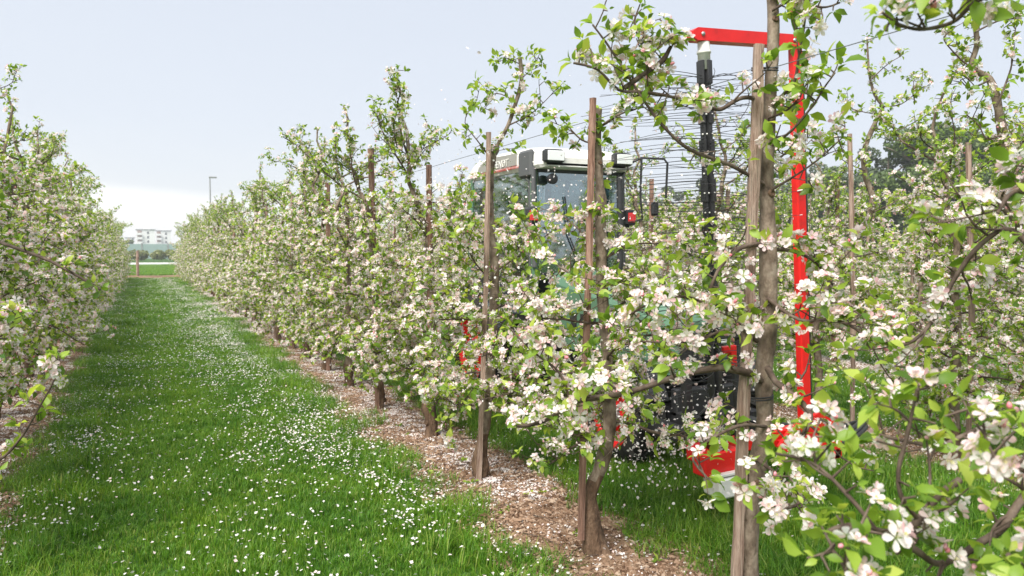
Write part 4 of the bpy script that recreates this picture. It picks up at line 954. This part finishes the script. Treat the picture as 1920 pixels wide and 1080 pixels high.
for nm in ('left', 'aisle', 'tractor', 'third'):
    x0 = ROWS[nm]; mb = MB(); pts = [Vector((x0 + .02, y, 2.29 - .012 * math.sin((y % 1.33) / 1.33 * math.pi))) for y in np.arange(-1.0, 49, .66)]; mb.tube(pts, .0019, 4)
    tag(mb.build('trellis_wire', M['wire']), 'thin taut wire running high along %s' % ROW_TEXT[nm], 'wire', 'trellis wires')
q = P(257, 470, 50); mb = stake_mesh(91, [Vector((0, 0, -.1)), Vector((0, 0, .8)), Vector((.02, 0, 1.62))], .085); tag(mb.build('end_post', M['stake'], None, (q.x, q.y, 0)), 'thick brown wooden post at the far end of the grass aisle', 'post')
#PART3
# ================================================================== THE TRACTOR
TX, TY = 3.70, 7.70
tr = empty('tractor', (TX, TY, 0)); tag(tr, 'narrow green orchard tractor with white cab roof, half hidden by blossom', 'tractor')
def tyre(side, cx, cy, cz, R_, w, rim_r):
    mb = MB(); x0 = cx - w / 2; prof = [(0, rim_r), (0.0, rim_r + .02), (.015, R_ * .9), (.05, R_ - .035), (w / 2, R_ - .028), (w - .05, R_ - .035), (w - .015, R_ * .9), (w, rim_r + .02), (w, rim_r)]
    mb.lathe((x0, cy, cz), (1, 0, 0), prof, 40); n = 22 if R_ > .5 else 18
    for k in range(n):                                   # lugs in a chevron
        for sd in (0, 1):
            a = 2 * math.pi * (k + .5 * sd) / n; c_, s_ = math.cos(a), math.sin(a); a2 = a + .16; c2, s2 = math.cos(a2), math.sin(a2)
            xa, xb = (x0 + .01, cx + .01) if sd == 0 else (x0 + w - .01, cx - .01); hw = .028
            vs = []
            for (xx, aa, rr) in ((xa, a, R_ - .05), (xa, a, R_ - .005), (xb, a2, R_ - .035), (xb, a2, R_ + .004)):
                for off in (-hw / R_, hw / R_): vs.append((xx, cy + math.cos(aa + off) * rr, cz + math.sin(aa + off) * rr))
            mb.add(vs, [(2, 3, 7, 6), (0, 2, 6, 4), (1, 5, 7, 3), (0, 1, 3, 2), (4, 6, 7, 5)])
    t = mb.fix('tyre', M['rubber'])
    return t
def wheel(side, cx, cy, cz, R_, w, rim_r):
    wh = empty('wheel', (0, 0, 0)); wh.parent = tr; t = tyre(side, cx, cy, cz, R_, w, rim_r); t.parent = wh
    mb = MB(); xo = cx + side * w / 2; d = (-side, 0, 0)
    mb.lathe((xo, cy, cz), d, [(0, rim_r + .012), (-.006, rim_r + .006), (.0, rim_r - .02), (.05, rim_r - .035), (.09, rim_r * .62), (.085, rim_r * .5), (.05, rim_r * .42), (.04, rim_r * .15), (.04, .001)], 40)
    rim = mb.fix('rim', M['red']); rim.parent = wh
    mb = MB(); mb.lathe((xo - side * .04, cy, cz), (side, 0, 0), [(0, .07), (.05, .065), (.06, .04), (.06, .001)], 16)
    for k in range(8):
        a = k * math.pi / 4; mb.lathe((xo - side * .05, cy + math.cos(a) * rim_r * .3, cz + math.sin(a) * rim_r * .3), (side, 0, 0), [(0, .014), (.03, .014), (.03, .001)], 6)
    h = mb.fix('hub', M['steel']); h.parent = wh
for sd in (-1, 1):
    wheel(sd, sd * .47, 0, .60, .60, .30, .34); wheel(sd, sd * .47, -2.70, .38, .38, .24, .23)
    # mudguard
    mb = MB(); vs = []; fs = []; n = 12
    for k in range(n + 1):
        a = R(10 + 150 * k / n); 
        for (xx, rr) in ((sd * .30, .66), (sd * .63, .66), (sd * .63, .64), (sd * .30, .64)): vs.append((xx, math.cos(a) * rr * -1, .60 + math.sin(a) * rr))
    for k in range(n):
        for j in range(4): j2 = (j + 1) % 4; fs.append((k * 4 + j, k * 4 + j2, k * 4 + 4 + j2, k * 4 + 4 + j))
    fs += [(0, 1, 2, 3), (n * 4 + 3, n * 4 + 2, n * 4 + 1, n * 4)]; mb.add(vs, fs); mb.fix('mudguard', M['black'], tr)
    mb = MB(); vs = []; fs = []
    for k in range(9):
        a = R(25 + 130 * k / 8)
        for (xx, rr) in ((sd * .35, .43), (sd * .60, .43), (sd * .60, .415), (sd * .35, .415)): vs.append((xx, -2.70 - math.cos(a) * rr, .38 + math.sin(a) * rr))
    for k in range(8):
        for j in range(4): j2 = (j + 1) % 4; fs.append((k * 4 + j, k * 4 + j2, k * 4 + 4 + j2, k * 4 + 4 + j))
    fs += [(0, 1, 2, 3), (35, 34, 33, 32)]; mb.add(vs, fs); mb.fix('mudguard', M['black'], tr)
mb = MB(); mb.box((-.36, -.08, .52), (.36, .08, .68), 0, .02); mb.box((-.36, -2.76, .32), (.36, -2.62, .44), 0, .02); mb.box((-.17, -2.75, .42), (.17, .35, .80), 0, .04); mb.box((-.22, -1.0, .45), (.22, .2, .95), 0, .04)
mb.box((-.45, -1.1, .48), (-.22, -.72, .82), 0, .04); mb.box((.22, -1.1, .48), (.45, -.72, .82), 0, .04); mb.build('chassis', M['black'], tr)
# bonnet
mb = MB(); sec = []
for (y, hw, zt, zb) in ((-3.02, .22, 1.08, .72), (-2.98, .27, 1.14, .70), (-2.6, .30, 1.22, .70), (-1.9, .31, 1.32, .72), (-1.18, .31, 1.42, .76)):
    sec.append([(-hw, y, zb), (-hw, y, zt - .10), (-hw * .86, y, zt - .03), (-hw * .5, y, zt), (hw * .5, y, zt), (hw * .86, y, zt - .03), (hw, y, zt - .10), (hw, y, zb)])
vs = [v for s_ in sec for v in s_]; fs = [(i * 8 + j, i * 8 + j + 1, i * 8 + 9 + j, i * 8 + 8 + j) for i in range(4) for j in range(7)] + [tuple(range(8)), tuple(reversed(range(32, 40)))]
mb.add(vs, fs, 0, False); hood = mb.fix('bonnet', M['green'], tr)
mb = MB(); mb.box((-.18, -3.045, .78), (.18, -3.022, 1.0), 0, .01); gr = mb.build('grille', M['black'], hood)
for sd in (-1, 1):
    for k in range(6): mb = MB(); mb.box((sd * .318 - .006, -2.5 + k * .16, .86), (sd * .318 + .006, -2.42 + k * .16, 1.06), 0); mb.build('side_vent', M['black'], hood)
for sd in (-1, 1): mb = MB(); mb.box((sd * .13 - .07, -3.055, .92), (sd * .13 + .07, -3.046, 1.0), 0, .006); mb.build('headlight', M['lens'], tr)
# cab frame
CX, Y0, Y1 = .46, -1.18, .36
mb = MB(); mb.box((-.44, Y0 + .05, .90), (.44, Y1 - .05, 1.02), 0, .02); mb.build('cab_floor', M['black'], tr)
for sd in (-1, 1):
    mb = MB(); mb.tube([(sd * (CX - .03), Y0 + .03, .95), (sd * CX, Y0, 1.5), (sd * CX, Y0 + .03, 2.36)], .032, 8); mb.build('front_pillar', M['green'], tr)
    mb = MB(); mb.tube([(sd * (CX + .012), Y0 - .03, 1.45), (sd * (CX + .012), Y0 + .005, 2.36)], .026, 8); mb.tube([(sd * (CX + .004), Y0 + .07, 1.1), (sd * (CX + .004), Y0 + .09, 2.36)], .018, 6); mb.build('door_seal', M['darkgrey'], tr)
    mb = MB(); mb.tube([(sd * (CX - .02), Y1, .95), (sd * (CX + .0), Y1 + .03, 1.5), (sd * (CX - .01), Y1 - .04, 2.36)], .034, 8); mb.build('rear_pillar', M['green'], tr)
    mb = MB(); mb.tube([(sd * CX, -.10, 1.35), (sd * CX, -.12, 2.36)], .022, 8); mb.build('door_post', M['black'], tr)
    # side glass: door and rear quarter
    mb = MB(); mb.add([(sd * (CX + .003), Y0 + .06, 1.0), (sd * (CX + .003), -.13, 1.0), (sd * (CX + .003), -.14, 2.34), (sd * (CX + .003), Y0 + .09, 2.34), (sd * (CX - .003), Y0 + .06, 1.0), (sd * (CX - .003), -.13, 1.0), (sd * (CX - .003), -.14, 2.34), (sd * (CX - .003), Y0 + .09, 2.34)], [(0, 1, 2, 3), (7, 6, 5, 4), (0, 4, 5, 1), (2, 6, 7, 3), (1, 5, 6, 2), (0, 3, 7, 4)])
    dg = mb.fix('door_glass', M['glass'], tr); mb = MB(); mb.box((sd * .49 - .012, -.30, 1.40), (sd * .49 + .012, -.18, 1.44), 0, .004); mb.build('handle', M['black'], dg)
    mb = MB(); mb.box((sd * CX - .003, -.09, 1.36), (sd * CX + .003, Y1 - .03, 2.34)); mb.build('quarter_glass', M['glass'], tr)
    mb = MB(); mb.box((sd * CX - .02, -.10, .98), (sd * CX + .02, Y1, 1.36), 0, .008); mb.build('lower_panel', M['black'], tr)
mb = MB(); mb.box((-CX + .04, Y0 - .003, 1.40), (CX - .04, Y0 + .003, 2.33)); ws = mb.build('windscreen', M['glass'], tr)
mb = MB(); mb.tube([(.02, Y0 - .02, 1.44), (-.12, Y0 - .025, 1.75), (-.16, Y0 - .02, 2.1)], .008, 5); mb.box((-.02, Y0 - .05, 1.40), (.06, Y0 - .005, 1.46), 0, .01); mb.build('wiper', M['black'], tr)
mb = MB(); mb.box((-CX + .04, Y1 - .003, 1.30), (CX - .04, Y1 + .003, 2.33)); mb.build('rear_window', M['glass'], tr)
mb = MB(); mb.box((-CX + .03, Y0 - .02, 2.315), (CX - .03, Y0 + .02, 2.352), 0, .005); mb.box((-CX + .03, Y0 - .015, 1.36), (CX - .03, Y0 + .02, 1.40), 0, .005); mb.build('windscreen_frame', M['black'], tr)
# interior
mb = MB(); mb.box((-.24, -.32, 1.30), (.24, .12, 1.44), 0, .05); mb.box((-.23, .06, 1.42), (.23, .20, 2.02), 0, .05); mb.box((-.14, -.22, 1.02), (.14, .05, 1.30), 0, .02); mb.box((-.13, .07, 2.02), (.13, .17, 2.20), 0, .04); mb.build('driver_seat', M['cloth'], tr)
mb = MB(); mb.box((-.28, Y0 + .04, 1.02), (.28, Y0 + .30, 1.46), 0, .04); mb.build('dashboard', M['black'], tr)
mb = MB(); c = Vector((0, -.70, 1.60)); ax = Vector((0, .45, .9)).normalized(); u = Vector((1, 0, 0)); v_ = ax.cross(u); ring = [c + (u * math.cos(a) + v_ * math.sin(a)) * .19 for a in np.linspace(0, 6.2832, 25)]; mb.tube(ring, .014, 6); mb.tube([c, c - ax * .3 + Vector((0, -.1, 0))], .03, 8)
for k in range(3): a = k * 2.094 + .5; mb.tube([c, c + (u * math.cos(a) + v_ * math.sin(a)) * .185], .01, 5)
mb.build('steering_wheel', M['black'], tr)
# roof
mb = MB(); sec = []
for (y, hw, zt, zb) in ((-1.33, .42, 2.44, 2.36), (-1.28, .47, 2.515, 2.345), (-1.05, .49, 2.56, 2.34), (-.4, .50, 2.575, 2.345), (.25, .49, 2.55, 2.345), (.50, .46, 2.47, 2.35), (.54, .42, 2.42, 2.36)):
    sec.append([(-hw + .02, y, zb), (-hw, y, zb + .03), (-hw + .004, y, zt - .07), (-hw + .05, y, zt - .015), (-hw * .6, y, zt), (hw * .6, y, zt), (hw - .05, y, zt - .015), (hw - .004, y, zt - .07), (hw, y, zb + .03), (hw - .02, y, zb)])
vs = [v for s_ in sec for v in s_]; m_ = 10; fs = [(i * m_ + j, i * m_ + (j + 1) % m_, i * m_ + m_ + (j + 1) % m_, i * m_ + m_ + j) for i in range(len(sec) - 1) for j in range(m_)] + [tuple(range(m_)), tuple(reversed(range((len(sec) - 1) * m_, len(sec) * m_)))]
mb.add(vs, fs); roof = mb.fix('roof', M['white'], tr)
for sd in (-1, 1):
    mb = MB(); poly = [(-.86, 2.405), (.10, 2.405), (.02, 2.485), (-.20, 2.535), (-.86, 2.515)]; x_ = sd * .503; mb.prism(poly, 'x', min(x_, x_ - sd * .03), max(x_, x_ - sd * .03)); mb.fix('side_panel', M['greypanel'], roof)
    mb = MB(); mb.box((sd * .502 - .004, -1.0, 2.377), (sd * .502 + .004, .30, 2.380)); mb.box((sd * .502 - .004, -1.0, 2.390), (sd * .502 + .004, .30, 2.392)); mb.build('red_stripe', M['red'], roof)
    mb = MB(); mb.box((sd * .485 - .028, -1.19, 2.27), (sd * .485 + .028, -.93, 2.52), 0, .02); vt = mb.build('corner_vent', M['darkgrey'], roof)
    tx = bpy.data.curves.new('lettering', 'FONT'); tx.body = 'FENDT'; tx.size = .098; tx.extrude = .002; tx.align_x = 'CENTER'; tx.materials.append(M['white']); tx.shear = .15
    tmp = bpy.data.objects.new('lettering_outline', tx); tme = bpy.data.meshes.new_from_object(tmp); bpy.data.objects.remove(tmp); to = bpy.data.objects.new('lettering', tme); COL.objects.link(to); to.parent = roof; to.location = (sd * .5055, -.52, 2.415); to.rotation_euler = (R(90), 0, R(-90) if sd < 0 else R(90)); to.scale = (1.15, 1, 1)
for x_ in (-.36, .36):
    wl_ = empty('work_light', (0, 0, 0)); wl_.parent = tr
    mb = MB(); mb.box((x_ - .10, -1.40, 2.385), (x_ + .10, -1.31, 2.505), 0, .018); mb.build('housing', M['black']).parent = wl_
    mb = MB(); mb.box((x_ - .083, -1.412, 2.40), (x_ + .083, -1.401, 2.49), 0, .004); mb.build('lens', M['lens']).parent = wl_
for sd in (-1, 1):
    il = empty('marker_lamp', (0, 0, 0)); il.parent = tr; x_ = sd * .52
    mb = MB(); mb.box((x_ - .055, Y0 - .10, 1.84), (x_ + .055, Y0 - .03, 1.99), 0, .015); mb.tube([(sd * .46, Y0, 1.84), (x_, Y0 - .06, 1.83)], .012, 6); mb.build('housing', M['black']).parent = il
    mb = MB(); mb.box((x_ - .042, Y0 - .112, 1.87), (x_ + .042, Y0 - .101, 1.96), 0, .004); mb.build('lens', M['redlens']).parent = il
mi_ = empty('mirror', (0, 0, 0)); mi_.parent = tr
mb = MB(); mb.tube([(.44, Y0, 2.28), (.47, Y0 - .14, 2.42), (.56, Y0 - .20, 2.47), (.80, Y0 - .22, 2.47), (.84, Y0 - .22, 2.43), (.84, Y0 - .2, 2.1)], .011, 6); mb.tube([(.56, Y0 - .20, 2.47), (.55, Y0 - .2, 2.1), (.60, Y0 - .16, 1.9), (.47, Y0, 1.85)], .011, 6); mb.build('arm', M['black']).parent = mi_
mb = MB(); mb.box((.67, Y0 - .22, 1.93), (.75, Y0 - .19, 2.06), 0, .02); mb.build('mirror_head', M['black']).parent = mi_
mb = MB(); mb.lathe((-.33, Y0 - .05, 2.25), (0, -1, 0), [(0, .02), (.02, .045), (.06, .05), (.07, .04), (.07, .001)], 14); mb.build('horn', M['black'], tr)
mb = MB(); mb.tube([(.34, -1.3, 1.2), (.37, -1.32, 1.5), (.37, -1.3, 2.3)], .03, 10); mb.build('exhaust', M['black'], tr)
mb = MB(); mb.box((-.30, -3.3, .36), (-.22, -2.7, .46), 0, .01); mb.box((.22, -3.3, .36), (.30, -2.7, .46), 0, .01); mb.box((-.30, -3.12, .42), (.30, -3.04, .62), 0, .01); mb.tube([(0, -3.05, .85), (0, -3.5, .95)], .025, 8); mb.build('front_linkage', M['black'], tr)

# ================================================================== THE BLOSSOM THINNING MACHINE
th = empty('blossom_thinner', (3.40, 3.67, 0), (0, R(-3.2), 0)); tag(th, 'red framed blossom thinning machine with upright black string spindle before the tractor', 'thinning machine')
SX, PX = -.37, .31
mb = MB()
mb.prism([(-.465, 2.81), (-.435, 2.795), (-.30, 2.795), (.35, 2.795), (.35, 2.865), (-.43, 2.865), (-.465, 2.845)], 'y', -.045, .03); mb.fix('top_arm', M['red'], th)
mb = MB(); mb.box((PX - .036, -.035, .46), (PX + .036, .02, 2.793), 0, .008); pole = mb.build('pole', M['red'], th)
for z in (1.35, 1.62, 1.95, 2.28): mb = MB(); mb.tube([(PX - .039, -.038, z - .004), (PX + .039, -.038, z + .004)], .005, 5); mb.build('cable_tie', M['white'], pole)
mb = MB(); mb.tube([(PX + .043, -.02, 2.7), (PX + .045, -.02, 1.7), (PX + .043, -.02, .6)], .009, 6); mb.build('hose', M['black'], pole)
mb = MB(); mb.lathe((SX, -.01, 2.64), (0, 0, 1), [(0, .02), (0, .035), (.088, .035), (.09, .040), (.104, .040), (.106, .034), (.153, .034)], 18); mb.fix('bearing_cap', M['white'], th)
mb = MB()
for a in range(4):
    an = R(20 + 90 * a); c_, s_ = math.cos(an), math.sin(an); rot = Matrix.Rotation(an, 3, 'Z')
    mb.box((SX + .019 * c_ - .014, -.01 + .019 * s_ - .014, .72), (SX + .019 * c_ + .014, -.01 + .019 * s_ + .014, 2.64), 0, .003, rot)
    for z in np.arange(.8, 2.6, .22): mb.box((SX + .034 * c_ - .006, -.01 + .034 * s_ - .020, z), (SX + .034 * c_ + .006, -.01 + .034 * s_ + .020, z + .13), 0, .002, rot)
sp = mb.build('spindle', M['black'], th)
mb = MB()
for z in np.arange(.85, 2.6, .11):
    for an in (200, 235, 290): c_, s_ = math.cos(R(an)), math.sin(R(an)); mb.lathe((SX + .037 * c_, -.01 + .037 * s_, z), (c_, s_, 0), [(0, .005), (.006, .005), (.006, .0004)], 6)
tag(mb.fix('screws', M['white'], sp), kind='stuff')
rgS = random.Random(8); 
for k in range(94):
    z = .80 + k * .0194 + rgS.uniform(-.006, .006)
    for (base_a, L0) in ((188, .60), (20, .36), (262, .5)) if k % 3 else ((195, .62), (8, .40), (168, .55)):
        a = R(base_a + rgS.uniform(-34, 34)); L = L0 * rgS.uniform(.72, 1.18); d = Vector((math.cos(a), math.sin(a), 0)); s_ = Vector((-d.y, d.x, 0)); c0 = Vector((SX, -.01, z)); cv = rgS.uniform(-.20, -.02); dz = rgS.uniform(-.06, .025)
        pts = [c0 + d * (.035 + (L - .035) * t_) + s_ * cv * t_ * t_ + Vector((0, 0, dz * t_ * t_)) for t_ in (0, .25, .5, .75, 1)]; mb = MB(); mb.tube(pts, [.0023, .0021, .0019, .0017, .0014], 4); mb.build('string', M['string'], th)
c0 = Vector((SX, -.01, 2.58)); mb = MB(); mb.tube(smooth_line([c0, c0 + Vector((.12, -.02, .04)), c0 + Vector((.24, -.04, .0)), c0 + Vector((.28, -.04, -.12)), c0 + Vector((.20, -.05, -.22))], 4), .0022, 5); mb.build('string', M['string'], th)
mb = MB(); mb.lathe((SX, -.01, .48), (0, 0, 1), [(0, .001), (0, .06), (.05, .06), (.055, .08), (.09, .08), (.10, .05), (.24, .045), (.245, .001)], 18); mb.fix('spindle_foot', M['black'], th)
mb = MB(); mb.box((-.50, .035, .40), (.42, .115, .49), 0, .008); mb.box((-.52, -.09, .34), (-.26, .033, .475), 0, .008); mb.fix('base_beam', M['red'], th)
mb = MB(); mb.prism([(.02, .44), (.12, .54), (.34, .60), (.52, .50), (.50, .40), (.10, .38)], 'y', -.10, -.075); mb.prism([(.10, .40), (.50, .40), (.50, .44), (.10, .44)], 'y', -.073, .03); mb.box((.44, -.12, .30), (.50, -.10, .52), 0, .004); mb.fix('gusset', M['red'], th)
mb = MB(); mb.box((-.46, -.14, .215), (-.29, .02, .335), 0, .012); mb.box((-.455, -.135, .342), (-.295, -.095, .36), 0, .004); mb.build('gear_housing', M['white'], th)
mb = MB(); mb.box((-.24, .0, .93), (-.19, .035, 1.06), 0, .006); mb.box((-.30, -.01, 1.02), (-.24, .03, 1.06), 0, .004); mb.build('bracket', M['red'], th)
mb = MB(); mb.box((-.20, .117, .34), (-.12, .95, .44), 0, .008); mb.box((.40, .117, .34), (.32, .95, .44), 0, .008); mb.box((-.16, .55, .42), (-.10, .61, 1.0), 0, .008); mb.box((.30, .55, .42), (.36, .61, 1.0), 0, .008); mb.box((-.16, .55, 1.0), (.36, .61, 1.06), 0, .008); mb.fix('headstock', M['black'], th)
mb = MB(); mb.box((-.215, .0, .50), (-.20, .02, .93)); mb.build('bracket_post', M['black'], th)
for k in range(3):
    mb = MB(); o_ = .018 * k; mb.tube(smooth_line([Vector((.40, .0 + o_, .40)), Vector((.55, -.10 + o_, .38 + o_)), Vector((.78, -.05 + o_, .43 + o_)), Vector((.90, .12, .38 + o_)), Vector((.80, .35, .34)), Vector((.45, .6, .40))], 5), .014, 8); mb.build('hydraulic_hose', M['black'], th)
mb = MB(); mb.lathe((.46, -.09, .33), (0, -1, 0), [(0, .02), (.0, .03), (.03, .03), (.03, .001)], 12); mb.build('pin', M['red'], th)

for (x_, z_) in ((-.40, 2.83), (.31, 2.83), (.27, 2.83)):
    mb = MB(); mb.lathe((x_, -.045, z_), (0, -1, 0), [(0, .012), (.008, .012), (.008, .0005)], 6); mb.build('bolt', M['steel'], th)
# ================================================================== PETALS IN THE AIR, WEEDS, TWIGS
rsp = np.random.RandomState(31); n = 1500
A = np.stack([rsp.normal(2.75, .75, n), rsp.uniform(3.3, 9.5, n), rsp.uniform(.08, 2.25, n)], 1)
B = np.stack([rsp.normal(2.6, .5, 900), rsp.uniform(4.4, 7.0, 900), rsp.normal(1.75, .42, 900)], 1)
Cc = np.stack([rsp.uniform(.9, 4, 150), rsp.uniform(3, 10, 150), rsp.uniform(.3, 3.0, 150)], 1)
D_ = np.stack([rsp.normal(2.9, .25, 1500), rsp.normal(4.5, .5, 1500), rsp.uniform(.12, 1.0, 1500)], 1)
Pf = np.concatenate([A, B, Cc, D_]); px, py, d = project(Pf); Pf = Pf[(d > 2.2) & (px > 0) & (px < 1920) & (py > 0) & (py < 1080) & (Pf[:, 2] > .06)]; px, py, d = project(Pf)
sz = rsp.uniform(.013, .025, len(Pf)); order = np.argsort(-(sz / d))
pm_ = MB(); pm_.add([(0, -.5, 0), (-.36, -.05, .08), (.36, -.05, .08), (-.30, .34, .12), (.30, .34, .12), (0, .5, .05), (0, .1, -.06)], [(0, 6, 1), (0, 2, 6), (1, 6, 3), (6, 2, 4), (3, 6, 5), (6, 4, 5)], 0, True); pme = pm_.mesh('airborne_petal', M['ground_petal'])
for i in order[:300]:
    o = link('airborne_petal', pme); o.location = Pf[i]; o.rotation_euler = tuple(rsp.uniform(0, 6.28, 3)); o.scale = (sz[i],) * 3
    tag(o, 'white petal floating in the air around the thinning machine and tractor', 'petal', 'petals flying in the air')
rest = Pf[order[300:]]; m = len(rest); X, Y, Z = frame(unit(rsp.normal(0, 1, (m, 3))), unit(rsp.normal(0, 1, (m, 3))))
tp = Tpl([(0, -.5, 0), (-.4, .1, .1), (.4, .1, .1), (0, .5, .02)], [[0, 2, 1], [1, 2, 3]]); r_ = stamp([(tp, rest, X, Y, Z, sz[order[300:]])])
tag(link('drifting_petals', np_mesh('drifting_petals', r_[0], r_[1], [M['ground_petal']])), 'cloud of small white petals drifting round the tractor', 'petals', kind='stuff')
# fallen twigs and seedlings on the soil
mb = MB(); rg = random.Random(12)
for k in range(120):
    x0 = ROWS[rg.choice(['aisle', 'aisle', 'left'])]; y = rg.uniform(2.2, 11); x = x0 + rg.uniform(-.4, .4); a = rg.uniform(0, 6.28); L = rg.uniform(.05, .28); z = soil_z(x, x0, y) + .012
    mb.tube([(x, y, z), (x + math.cos(a) * L * .5, y + math.sin(a) * L * .5 + .01, z + .008), (x + math.cos(a) * L, y + math.sin(a) * L, z + .002)], [.003, .0025, .0012], 4)
tag(mb.build('fallen_twigs', M['twig']), 'thin broken twigs lying on the brown soil under the rows', 'twigs', kind='stuff')
rw = np.random.RandomState(14); S = []
for k in range(70):
    x0 = 2.12 if rw.rand() < .75 else -1.23; x = x0 + rw.uniform(-.42, .42); y = rw.uniform(2.6, 12)
    for j in range(rw.randint(4, 12)): S.append((x + rw.normal(0, .012), y + rw.normal(0, .012), soil_z(x, x0, y) + .004))
S = np.array(S); Dv = unit(rw.normal(0, 1, (len(S), 3)) * np.array([1, 1, .3]) + np.array([0, 0, .75])); X, Y, Z = frame(Dv, np.array([[0, 0, 1.]]) + rw.normal(0, .2, (len(S), 3))); r_ = stamp([(LEAF_C, S, X, Y, Z, rw.uniform(.02, .055, len(S)))])
tag(link('seedling_weeds', np_mesh('seedling_weeds', r_[0], r_[1], [M['leaf']])), 'small green weeds sprouting from the soil strips', 'weeds', kind='stuff')

# HAZE: thin air that pales the far rows and buildings
mb = MB(); mb.box((-655, -135, -1.1), (655, 655, 19)); hz = mb.mesh('haze', []); hm = bpy.data.materials.new('haze_air'); hm.use_nodes = True; hm.node_tree.nodes.clear()
_o = hm.node_tree.nodes.new('ShaderNodeOutputMaterial'); _v = hm.node_tree.nodes.new('ShaderNodeVolumePrincipled'); _v.inputs['Color'].default_value = (.93, .95, .98, 1); _v.inputs['Density'].default_value = .0011; _v.inputs['Anisotropy'].default_value = .2
hm.node_tree.links.new(_v.outputs[0], _o.inputs['Volume']); hz.materials.clear(); hz.materials.append(hm); tag(link('haze', hz), 'thin pale air over the orchard', 'haze', kind='stuff')
